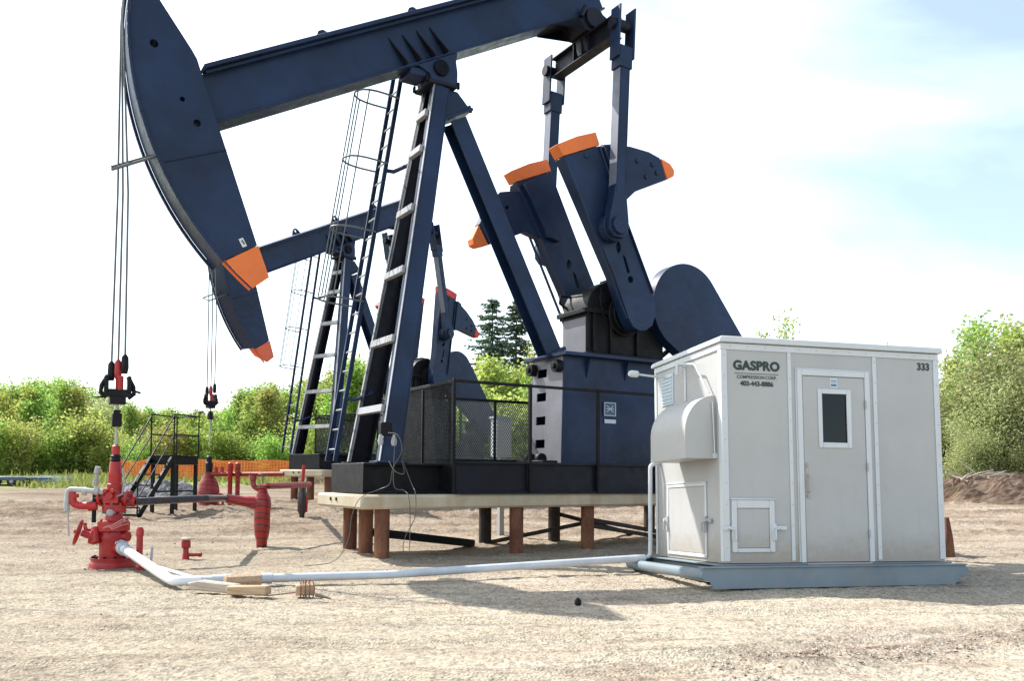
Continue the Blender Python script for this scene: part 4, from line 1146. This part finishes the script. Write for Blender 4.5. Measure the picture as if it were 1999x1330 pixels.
m = MB(); m.tube([(0,-.1,vz(926)), (.9,-.2,vz(926)), (2.0,-.4,vz(925))], .06, 10); m.build('pipe', M['tape'], t)
for x in (.55, .75): MB().lathe([(.06,-.35),(.06,vz(928)),(.07,vz(926)),(.07,vz(905)),(.03,vz(903))], (x,-.25,0), n=12).build('post', M['tape'] if x > .6 else RD, t)

# ------------------------------------------------------------------ steel stairs with platform
gs = .32
N1 = Vector((-8.05, 20.5, 0)); ex = Vector((.23,.97,0)).normalized(); ey = Vector((-.97,.23,0)).normalized()
st_ = empty('access_stairs', (N1.x, N1.y, gs), (0,0,math.atan2(ex.y, ex.x)), 'black steel stairs with railed platform in front of the far wellhead', 'stairs')
BK = M['black']; ZD, WS, LD = 1.36, .62, 1.0
m = MB(); m.box(0, LD, 0, WS, ZD-.22, ZD-.03); m.box(-.02, LD+.02, -.02, WS+.02, ZD-.029, ZD); m.build('platform', BK, st_, .004)
for x in (.04, LD-.04):
    for y in (.04, WS-.04): MB().box(x-.035, x+.035, y-.035, y+.035, -.25, ZD-.222).build('leg', BK, st_)
FT = 1.22
for y in (.02, WS-.02):
    MB().bar((-.021, y, ZD-.09), (-FT, y, -.05), .05, .14).build('stringer', BK, st_)
for k in range(5):
    q = (k+.75)/5.4; z = ZD*(1-q) - .02; x = -FT*q
    MB().box(x-.11, x+.11, .047, WS-.047, z-.02, z+.012).build('tread', BK, st_)
rr = .018
for y in (0.0, WS):
    m = MB(); m.tube([(0,y,ZD), (0,y,ZD+.98)], rr, 6); m.tube([(LD,y,ZD), (LD,y,ZD+.98)], rr, 6)
    m.tube([(0,y,ZD+.98), (LD,y,ZD+.98)], rr, 6); m.tube([(0,y,ZD+.5), (LD,y,ZD+.5)], rr, 6)
    m.build('guard_rail', BK, st_)
    m = MB(); m.tube([(0,y,ZD+.95), (-FT-.1,y,.72)], rr, 6); m.tube([(0,y,ZD+.48), (-FT-.1,y,.30)], rr*.8, 6); m.tube([(-FT-.06,y,-.05), (-FT-.06,y,.76)], rr, 6)
    m.build('handrail', BK, st_)
m = MB(); m.tube([(LD,0,ZD+.98), (LD,WS,ZD+.98)], rr, 6); m.tube([(LD,0,ZD+.5), (LD,WS,ZD+.5)], rr, 6); m.build('guard_rail', BK, st_)
m = MB(); m.bar((LD-.04,.02,.5), (-.75,.02,.5), .04, .04); m.build('tie_bar', BK, st_)
MB().bar((-FT+.02,-.05,-.02), (-FT+.02,WS+.05,-.02), .06, .05).build('foot_bar', BK, st_)

# ------------------------------------------------------------------ orange fence, trailer, small things behind
of = empty('snow_fence', (-16, 46, g(-16,46)), (0,0,0), 'sagging orange plastic net fence strung behind the stairs and far wellhead', 'fence')
rgf = np.random.RandomState(3); m = MB(); fx = np.linspace(-5.0, 5.6, 54)
def ftop(x): return 1.17 - .16*abs(math.sin(x*1.15)) - .06*math.sin(x*2.7+1)
rows = 13
for k in range(rows):
    for i in range(len(fx)-1):
        a, b = fx[i], fx[i+1]
        za, zb2 = .12+(ftop(a)-.12)*k/(rows-1), .12+(ftop(b)-.12)*k/(rows-1)
        m.bar((a, .05*math.sin(a*3+k*.2), za), (b, .05*math.sin(b*3+k*.2), zb2), .006, .048 if k not in (0, rows-1) else .07)
for x in np.arange(-5.0, 5.6, .16): m.bar((x, .05*math.sin(x*3), .12), (x, .05*math.sin(x*3+2), ftop(x)), .05, .006, (0,1,0))
m.build('net', M['net'], of, smooth=False)
for x in (-5.0, -2.4, .3, 2.9, 5.6): MB().bar((x,.08,-.2), (x+.03,.08,1.2), .04, .04).build('post', M['rust'], of)
p = at(35, 945, 40); gt = g(p.x, p.y)
tr = empty('flatbed_trailer', (p.x, p.y, gt), (0,0,.12), 'low white flatbed trailer parked on the grass at the far left edge', 'trailer')
m = MB(); m.box(-1.25,.75,-.8,.8,.33,.40); m.build('deck', M['white'], tr, .01)
m = MB(); m.box(-1.25,.75,-.82,-.802,.24,.38); m.box(-1.2,.7,-.5,-.42,.22,.328); m.bar((.75,-.3,.3), (1.5,0,.3), .07, .08); m.bar((.75,.3,.3), (1.5,0,.3), .07, .08); m.build('frame', M['signblue'], tr)
for x in (-.55, .1):
    w_ = MB().lathe([(.08,-.07),(.2,-.07),(.22,0),(.2,.07),(.08,.07)], (x,-.72,.19), (0,1,0), 18).build('wheel', M['rubber'], tr)
    MB().lathe([(.01,-.075),(.09,-.073),(.09,-.02)], (x,-.72,.19), (0,1,0), 12).build('rim', M['rung'], w_)
p = at(110, 935, 41); gt = g(p.x, p.y)
t = empty('board_stack', (p.x, p.y, gt), (0,0,.1), 'pale blue-grey boards stacked on the grass right of the trailer', 'boards')
for k in range(3): MB().box(-.62+.03*k, .55+.05*k, -.4, .4, .02+.13*k, .13+.13*k).build('board', M['greysign'], t, .006)
def heap(name, cx, cy, rx, ry, h, mat, seed, n=60, kind='structure', rough=.5):
    rg = np.random.RandomState(seed); ph = rg.uniform(0, 6.28, 12); fr = rg.uniform(.8, 3.2, 12); an = rg.uniform(0, 6.28, 12)
    vs = []; fs = []
    for j in range(n+1):
        for i in range(n+1):
            a, b = (i/n*2-1), (j/n*2-1)
            r = math.sqrt(a*a+b*b)
            x, y = cx+a*rx, cy+b*ry
            q = max(0, 1-r**2)**.8 if r < 1 else 0
            nn = sum(math.sin(fr[k]*(x*math.cos(an[k])+y*math.sin(an[k]))*1.6+ph[k]) for k in range(12))/12
            z = h*q*(1+rough*nn) + (rg.normal(0, .035) + .10*math.sin(5*x+ph[0])*math.sin(4.3*y+ph[1]))*min(1, q*3) - .03
            vs.append((x, y, g(x, y)+z))
    for j in range(n):
        for i in range(n): fs.append((j*(n+1)+i, j*(n+1)+i+1, (j+1)*(n+1)+i+1, (j+1)*(n+1)+i))
    o = MB().add(vs, fs).build(name, mat, smooth=False); tag(o, kind=kind); return o
heap('dirt_mound', 20.5, 29.5, 8.5, 2.8, 1.05, M['dirt'], 4, 90)
heap('gravel_pile', -12.4, 30.0, 1.7, 1.1, .55, M['greyrock'], 8, 40)
heap('dirt_mound', -3.9, 44, 9, 2.5, .7, M['dirt'], 14, 50)
bp_ = empty('brush_pile', (15.4, 29.0, g(15.4,29)+.75), (0,0,0), 'heap of bleached branches lying on the dirt mound behind the shed', 'brush pile')
rb = random.Random(5)
for k in range(16):
    a = rb.uniform(-.5, 3.6); l = rb.uniform(.4, 1.1); c = Vector((rb.uniform(-.7, .9), rb.uniform(-.4,.4), rb.uniform(-.05,.15)))
    d = Vector((math.cos(a), .3*math.sin(a), rb.uniform(.05,.5))).normalized()
    MB().tube([c, c+d*l*.5+Vector((0,0,.03)), c+d*l], [.035,.028,.012], 6).build('branch', M['log'], bp_)

# ------------------------------------------------------------------ timbers and odds and ends in front
t = tag(MB().prism(circ(0,0,.075,8), -.18, .20).build('timber_block', M['timber'], None, .008), 'short eight-sided timber block propping the grey pipe', 'timber')
p = at(478, 1150, 9.35); t.location = (p.x, p.y, .07); t.rotation_euler = (0,0,R(-58))
t = MB(); t.bar((-.22,0,0), (.22,.0,.015), .12, .09); t = tag(t.build('timber', M['timber'], None, .01), 'squared timber offcut lying right of the split log, its cut end facing the camera', 'timber')
p = at(492, 1168, 8.75); t.location = (p.x, p.y, .045); t.rotation_euler = (0,0,R(-14))
m = MB(); m.prism([(-.30,-.04),(.34,-.05),(.36,.0),(.30,.045),(-.18,.06),(-.32,.03)], -.06, .06); t = tag(m.build('split_log', M['log'], None, .012), 'bleached split log lying under the bend of the grey pipe', 'log')
p = at(425, 1158, 9.0); t.location = (p.x, p.y, .05); t.rotation_euler = (0,0,R(-24))
t = empty('anchor_block', at(602, 1163, 8.85), (0,0,R(15)), 'small brown wooden block wound with wire on the gravel right of the timbers', 'block'); t.location.z = .05
m = MB(); m.box(-.10,.09,-.07,.07,-.055,.05); m.build('block', M['timber'], t, .01)
m = MB()
for k in range(4): m.ring((-.05+.035*k,0,0), (1,.1*k,0), .095, .006, 16, 5)
m.tube([(-.1,0,-.03), (-.35,-.05,-.045), (-.5,.03,-.048)], .006, 5); m.build('wire', M['rust'], t)
m = MB(); m.tube([(0,0,.03), (.06,-.02,.02), (.16,-.05,.0)], [.02,.018,.006], 6); t = tag(m.build('twig', M['bark'], None), 'dark twig on the gravel beside the wire-wound block', 'twig'); p = at(622, 1172, 8.6); t.location = (p.x, p.y, .0)
m = MB(); m.lathe([(.01,-.01),(.035,.01),(.03,.05),(.012,.07)], n=7); m.tube([(0,0,.04), (.015,0,-.0)], .012, 5); t = tag(m.build('clod', M['black'], None), 'small black clod on the gravel left of the shed skid', 'clod'); p = at(1130, 1178, 8.35); t.location = (p.x, p.y, g(p.x, p.y))
p = at(1847, 1078, 13.6)
t = tag(MB().prism([(-.05,-.1),(.10,-.1),(.06,.3),(.0,.62),(-.05,.62)], -.08, .08).build('steel_stake', M['rust'], None, .006), 'rusty tapered steel stake standing behind the right corner of the shed', 'stake'); t.location = (p.x, p.y, g(p.x,p.y))
# cables on the near foundation
def cable(pts, label, r=.0055):
    P = [Vector(q) for q in pts]; out = []
    for i in range(len(P)-1):
        p0, p1, p2, p3 = P[max(i-1,0)], P[i], P[i+1], P[min(i+2,len(P)-1)]
        for k in range(6):
            t_ = k/6; out.append(.5*((2*p1)+(p2-p0)*t_+(2*p0-5*p1+4*p2-p3)*t_*t_+(3*p1-p0-3*p2+p3)*t_**3))
    out.append(P[-1]); m = MB().tube(out, r, 6); tag(m.build('power_cable', M['cable'], None), label, 'cable', 'loose cables at the front pump foundation')
cable([at(758,845,12.3), at(777,850,12.2), at(785,880,12.1), at(768,915,12.05), at(762,945,12.05), at(742,956,12.1), at(706,972,11.9), at(690,1005,11.85), at(684,1050,11.8), at(668,1084,11.75), at(645,1099,11.7), at(600,1104,11.6)], 'grey cable drooping over the left corner of the slab down to the gravel')
cable([at(772,850,12.3), at(770,900,12.15), at(771,950,12.05), at(790,958,12.0), at(800,972,11.9), at(803,1020,11.85), at(802,1075,11.85)], 'straight grey cable hanging from the leg and down the slab side')
cable([at(760,900,12.3), at(772,920,12.15), at(790,925,12.1), at(786,900,12.1), at(805,945,12.05), at(813,966,11.92), at(812,1010,11.88), at(795,1045,11.88), at(790,1072,11.86), at(802,1098,11.8)], 'looped grey cable hanging in a slack curve below the slab edge')
p = at(752, 838, 12.5)
t = empty('junction_box', p, (0,0,YAW1), 'small grey junction box with two glands on the near post leg', 'junction box')
MB().box(-.09,.09,-.06,.04,-.10,.10).build('case', M['black'], t, .01)
for x in (-.09, .12): MB().lathe([(.03,0),(.045,.06),(.02,.16)], (x,-.05,-.24), n=10).build('gland', M['rung'], t)
t = empty('electrical_cabinet', (WH1[0]+7.1*math.cos(YAW1)-1.9*math.sin(YAW1), WH1[1]+7.1*math.sin(YAW1)+1.9*math.cos(YAW1), .9), (0,0,YAW1), 'pale blue electrical cabinet seen through the fence mesh left of the gear tower', 'cabinet')
MB().box(-.17,.17,-.12,.12,.7,1.45).build('case', M['greysign'], t, .01); MB().box(-.15,.15,-.128,-.1205,.74,1.38).build('door', M['white'], t, .004)
MB().box(-.05,.05,-.05,.05,-1.0,.698).build('post', M['rung'], t); MB().box(-.20,.20,-.14,.14,1.452,1.49).build('cap', M['greysign'], t)

# ------------------------------------------------------------------ trees
def crown_cards(centres, per, spread, size, seed, flat=0):
    rg = np.random.RandomState(seed)
    C_ = np.repeat(np.array(centres), per, 0); n = len(C_)
    sp = np.array(spread) if hasattr(spread, '__len__') else np.full(3, spread)
    P = C_ + rg.normal(0, 1, (n, 3))*sp
    nv = rg.normal(0, 1, (n, 3)); nv[:, 2] += flat; nv /= np.linalg.norm(nv, axis=1, keepdims=True)
    a = np.cross(nv, rg.normal(0, 1, (n, 3))); a /= np.linalg.norm(a, axis=1, keepdims=True); b = np.cross(nv, a)
    s = size*rg.uniform(.6, 1.35, (n, 1)); a *= s; b *= s*.62
    V = np.stack([P-a, P-b*.9+a*.1, P+a, P+b*.9+a*.1], 1).reshape(-1, 3)
    return V
def cards_mesh(name, V, mat):
    n = len(V)//4; me = bpy.data.meshes.new(name)
    me.vertices.add(len(V)); me.vertices.foreach_set('co', V.astype(np.float32).ravel())
    me.loops.add(4*n); me.loops.foreach_set('vertex_index', np.arange(4*n, dtype=np.int32))
    me.polygons.add(n); me.polygons.foreach_set('loop_start', np.arange(0, 4*n, 4, dtype=np.int32)); me.polygons.foreach_set('loop_total', np.full(n, 4, dtype=np.int32))
    me.update(calc_edges=True); me.materials.append(mat); return me
def broadleaf(kind, seed, h, rad, base, lf, bark, leafsize, per, nclump, shape, stems=1, rise=(.5,1.4)):
    """a branching tree: stems, ascending limbs and leaf clumps along the limbs"""
    rg = random.Random(seed); m = MB(); cs = []
    for sidx in range(stems):
        a0 = sidx*2.4+rg.random(); ro = 0 if stems == 1 else rad*rg.uniform(.25,.6)
        ox, oy = .35*ro*math.cos(a0), .35*ro*math.sin(a0)
        hh = h*(1 if sidx == 0 else rg.uniform(.6,.97))
        tx, ty = ro*1.3*math.cos(a0)+rg.uniform(-.04,.04)*h, ro*1.3*math.sin(a0)+rg.uniform(-.04,.04)*h
        tp = [Vector((ox+(tx-ox)*q+.015*h*math.sin(q*5+seed), oy+(ty-oy)*q+.015*h*math.cos(q*4+seed), hh*q-.1*(q==0))) for q in (0,.25,.5,.75,.985)]
        r0 = .009*hh+.018
        m.tube(tp, [r0, r0*.8, r0*.58, r0*.34, r0*.1], 6)
        nb = max(6, nclump//stems)
        for k in range(nb):
            q = base + (.97-base)*((k+rg.random())/nb)
            i = min(3, int(q*4)); fpos = tp[i].lerp(tp[i+1], min(1, q*4-i))
            env = rad*shape(q)*rg.uniform(.4, 1.2)/(1 if stems == 1 else 1.35)
            a = k*2.4+rg.uniform(-.6,.6); up = rg.uniform(*rise)
            e = fpos + Vector((math.cos(a)*env, math.sin(a)*env, env*up))
            mid = fpos.lerp(e, .5) + Vector((math.cos(a), math.sin(a), -.3))*(.10*env)
            m.tube([fpos, mid, e], [r0*.35*(1.1-q)+.006, r0*.2*(1.1-q)+.005, .004], 4)
            for w_ in (.3, .6, .85, 1.05):
                cs.append(tuple(fpos.lerp(e, w_) + Vector((rg.uniform(-.1,.1), rg.uniform(-.1,.1), rg.uniform(-.1,.12)))*rad*.4))
        cs.append(tuple(tp[4])); cs.append(tuple(tp[3].lerp(tp[4], .6)))
    V = crown_cards(cs, per, (rad*.19, rad*.19, rad*.27), leafsize, seed)
    V[:, 2] = np.maximum(V[:, 2], .03)
    tk = m.build('trunk', bark); cr = cards_mesh('crown', V, lf)
    tm = tk.data; bpy.data.objects.remove(tk)
    return tm, cr, h
def spruce(seed, h, rad, ex=.52):
    rg = random.Random(seed); m = MB(); V = []; r0 = h*.011+.03
    m.tube([(0,0,-.2), (.02*h*rg.uniform(-1,1)*.3, 0, h*.5), (0,0,h)], [r0, r0*.6, .015], 8)
    nw = 46; rs = np.random.RandomState(seed)
    for k in range(nw):
        q = .06 + .93*(k+rg.uniform(-.3,.3))/nw; z = h*q
        R_ = rad*(1-q)**ex*rg.uniform(.6,1.15)+.10
        nb = rg.choice((5,6,7))
        for j in range(nb):
            if rg.random() < .08: continue
            a = j*2*PI/nb + k*.7 + rg.uniform(-.25,.25); l = R_*rg.uniform(.6,1.12)
            d = Vector((math.cos(a), math.sin(a), 0)); dr = rg.uniform(.18,.42)
            p0 = Vector((0,0,z)); p1 = p0+d*l*.55+Vector((0,0,-dr*l*.45)); p2 = p0+d*l+Vector((0,0,-dr*l*.55))
            m.tube([p0, p1, p2], [.03*(1-q)+.008, .018*(1-q)+.006, .004], 4, cap=False)
            nn = int(8+22*l)
            t_ = rs.uniform(.12, 1.03, nn)
            P = np.array(p0)[None]*(1-t_[:,None])+np.array(p2)[None]*t_[:,None]
            P[:,2] += -dr*l*.25*np.sin(t_*PI) + rs.normal(-.05, .06, nn); P[:,:2] += rs.normal(0, .07+.05*l, (nn,2))
            aa = np.tile(np.array(d)[None], (nn,1)) + rs.normal(0,.45,(nn,3)); aa[:,2] -= .25
            aa /= np.linalg.norm(aa,axis=1,keepdims=True); nv = rs.normal(0,1,(nn,3)); nv[:,2] += .8
            bb = np.cross(nv, aa); bb /= np.linalg.norm(bb,axis=1,keepdims=True)
            s = rs.uniform(.12,.30,(nn,1))
            V.append(np.stack([P-aa*s, P-bb*s*.30, P+aa*s, P+bb*s*.30], 1).reshape(-1,3))
    V = np.concatenate(V)
    tk = m.build('trunk', M['bark']); tm = tk.data; bpy.data.objects.remove(tk)
    return tm, cards_mesh('crown', V, M['leaf_spruce']), h
poplar = lambda q: .16 + .95*(1-q)**.75*min(1, .45+q*2.2)
bushy = lambda q: .75*math.sqrt(max(.05, 1-(2*q-.85)**2*.8))+.15
KIND = {
 'aspen': [broadleaf('a', s, 6.0, 1.15, .08, M['leaf_aspen'], M['bark'], .078, 32, 36, poplar, st) for s, st in ((1,1),(2,2),(3,1),(4,2),(5,1))],
 'poplar': [broadleaf('p', s, 5.0, .95, .08, M['leaf_yellow'], M['bark_pale'], .08, 26, 32, poplar, st) for s, st in ((11,2),(12,1),(13,1))],
 'willow': [broadleaf('w', s, 5.0, 1.5, .05, M['leaf_willow'], M['bark'], .062, 44, 60, bushy, st, (.6,1.8)) for s, st in ((21,5),(22,4),(23,6))],
 'shrub': [broadleaf('s', s, 2.6, 1.15, .02, M['leaf_aspen'] if s % 2 else M['leaf_yellow'], M['bark'], .07, 30, 26, bushy, 5, (.8,2.2)) for s in (31,32,33)],
 'birch': [broadleaf('b', s, 9.0, 1.4, .25, M['leaf_yellow'], M['bark_pale'], .10, 11, 34, poplar, 1, (.8,1.6)) for s in (41,42)],
 'spruce': [spruce(51, 18.0, 4.2), spruce(52, 18.0, 3.8), spruce(53, 9.0, 1.8, .75)],
}
rt_ = random.Random(77)
def tree(kind, x, y, h, name, label, cat, group=None, var=None, wide=1.0):
    tm, cm, h0 = KIND[kind][var if var is not None else rt_.randrange(len(KIND[kind]))]
    s = h/h0
    r = empty(name, (x, y, g(x, y)-.05), (0,0,rt_.uniform(0,6.28)), label, cat, group)
    r.scale = (s*wide*rt_.uniform(.9,1.15), s*wide*rt_.uniform(.9,1.15), s)
    for nm, me in (('trunk', tm), ('crown', cm)):
        o = bpy.data.objects.new(nm, me); COL.objects.link(o); o.parent = r
    return r
def utree(kind, u, v, d, *a, **k):
    """tree whose top is seen at (u, v), d metres off"""
    p = at(u, v, d); return tree(kind, p.x, p.y, max(.8, p.z-g(p.x, p.y)), *a, **k)
prof_u = [-80,0,50,90,120,170,230,300,350,400,440,480,530,560,600,640,700,760,800]
prof_v = [770,758,748,742,738,764,785,798,806,800,792,757,750,766,745,735,712,735,760]
G1 = 'dense row of young trees beyond the lease'
u = -70
while u < 800:
    d = rt_.uniform(54, 68); v = np.interp(u, prof_u, prof_v) + rt_.choice((rt_.uniform(-8, 12), rt_.uniform(5, 48)))
    k = rt_.choices(['aspen','poplar','willow','spruce'], [7, 2.4, .35, .4])[0]
    lab = {'aspen':'young green aspen in the dense row of trees on the left','poplar':'young yellow-green poplar in the dense row of trees on the left','willow':'round bushy willow in the dense row of trees on the left','spruce':'small dark spruce in the dense row of trees on the left'}[k]
    utree(k, u, v + (14 if k == 'willow' else 0), d, {'aspen':'aspen_tree','poplar':'poplar_tree','willow':'willow_tree','spruce':'spruce_tree'}[k], lab, 'tree', G1, var=2 if k == 'spruce' else None, wide=1.25)
    u += rt_.uniform(7.5, 15)
u = -70
while u < 800:
    d = rt_.uniform(70, 80); v = np.interp(u, prof_u, prof_v) + rt_.uniform(0, 22)
    utree('aspen', u, v, d, 'aspen_tree', 'young green aspen at the back of the dense row of trees on the left', 'tree', G1, wide=1.5)
    u += rt_.uniform(18, 28)
u = -60
while u < 790:
    d = rt_.uniform(49, 53); v = rt_.uniform(828, 898)
    utree('shrub', u, v, d, 'shrub', 'low leafy shrub at the foot of the left tree row', 'shrub', 'shrubs along the foot of the tree row', wide=1.15)
    u += rt_.uniform(22, 34)
# behind the pump jack
utree('spruce', 960, 570, 86, 'spruce_tree', 'tall dark spruce, the left one of the pair between the pump legs', 'tree', 'tall spruces behind the pump', var=0, wide=1.15)
utree('spruce', 1008, 574, 88, 'spruce_tree', 'tall dark spruce, the right one of the pair between the pump legs', 'tree', 'tall spruces behind the pump', var=1, wide=1.15)
for uu, vv, dd, kk in ((905,745,62,'aspen'),(930,712,66,'birch'),(958,705,64,'poplar'),(985,720,66,'aspen'),(1012,722,63,'poplar'),(1040,735,60,'aspen'),(1062,680,66,'birch'),(880,770,60,'willow'),(840,765,63,'aspen'),(1085,760,64,'aspen'),(1110,740,66,'aspen'),(945,790,54,'shrub'),(1000,800,53,'shrub'),(1050,800,54,'shrub'),(890,810,52,'shrub'),(1180,800,60,'aspen'),(1240,790,62,'aspen')):
    utree(kk, uu, vv, dd, {'aspen':'aspen_tree','birch':'birch_tree','poplar':'poplar_tree','willow':'willow_tree','shrub':'shrub'}[kk], {'aspen':'young aspen behind the near pump, seen past its gear tower','birch':'thin sparse birch behind the near pump, below the spruces','poplar':'bright yellow-green poplar in front of the two tall spruces','willow':'round willow behind the mesh fence','shrub':'low shrub behind the mesh fence'}[kk], 'shrub' if kk == 'shrub' else 'tree', 'trees behind the near pump', wide=1.2)
# right of and behind the shed
u = 1280
while u < 1860:
    utree(rt_.choice(('aspen','poplar')), u, rt_.uniform(735, 800), rt_.uniform(52, 62), 'aspen_tree', 'young tree of the row passing behind the grey shed', 'tree', 'tree row behind the shed', wide=1.4)
    u += rt_.uniform(26, 40)
utree('birch', 1540, 622, 45, 'birch_tree', 'thin birch whose tip shows above the middle of the shed roof', 'tree', 'birches behind the shed', var=0, wide=.8)
utree('birch', 1488, 655, 45, 'birch_tree', 'thin birch whose tip shows above the left part of the shed roof', 'tree', 'birches behind the shed', var=1, wide=.8)
for uu, vv, dd, kk, ww in ((1905,648,40,'aspen',1.3),(1945,628,41,'aspen',1.3),(1985,640,40,'poplar',1.2),(2040,650,41,'aspen',1.3),(1862,700,42,'poplar',1.1),(1880,740,38,'aspen',1.2)):
    utree(kk, uu, vv, dd, kk+'_tree', {'aspen':'tall green aspen at the right edge behind the willows','poplar':'tall yellowish poplar at the right edge behind the willows'}[kk], 'tree', 'tall trees at the right edge', wide=ww)
for uu, vv, dd in ((1925,712,35),(1990,682,34.5),(1872,752,36),(1908,820,33.5),(1958,760,34),(2050,700,35),(1842,800,36.5),(2010,800,33.5),(1780,800,37),(1885,850,33),(1975,850,33)):
    utree('willow', uu, vv, dd, 'willow_tree', 'pale grey-green willow growing right behind the dirt mound', 'tree', 'willows behind the dirt mound', wide=1.1)
# grass on the far verge
def grass():
    rg = np.random.RandomState(9); n = 26000
    y = rg.uniform(38, 62, n); x = rg.uniform(-.68, .05, n)*y
    k = (y - .35*x > 47 + 3*np.sin(x*.7)) | (rg.rand(n) < .03); x, y = x[k], y[k]
    n = len(x); z = gz(x, y); h = rg.uniform(.08, .32, n)*np.where(rg.rand(n) < .1, 1.8, 1); a = rg.uniform(0, 6.28, n); w_ = .05
    l = rg.normal(0, .12, (n, 2))
    V = np.stack([np.stack([x-w_*np.cos(a), y-w_*np.sin(a), z-.02], 1), np.stack([x+w_*np.cos(a), y+w_*np.sin(a), z-.02], 1),
                  np.stack([x+l[:,0]+.02*np.cos(a), y+l[:,1], z+h], 1), np.stack([x+l[:,0]-.02*np.cos(a), y+l[:,1], z+h], 1)], 1).reshape(-1, 3)
    o = bpy.data.objects.new('grass', cards_mesh('grass', V, M['leaf_grass'])); COL.objects.link(o)
    tag(o, 'rough green and yellow grass in front of the left tree row', 'grass', kind='stuff')
grass()
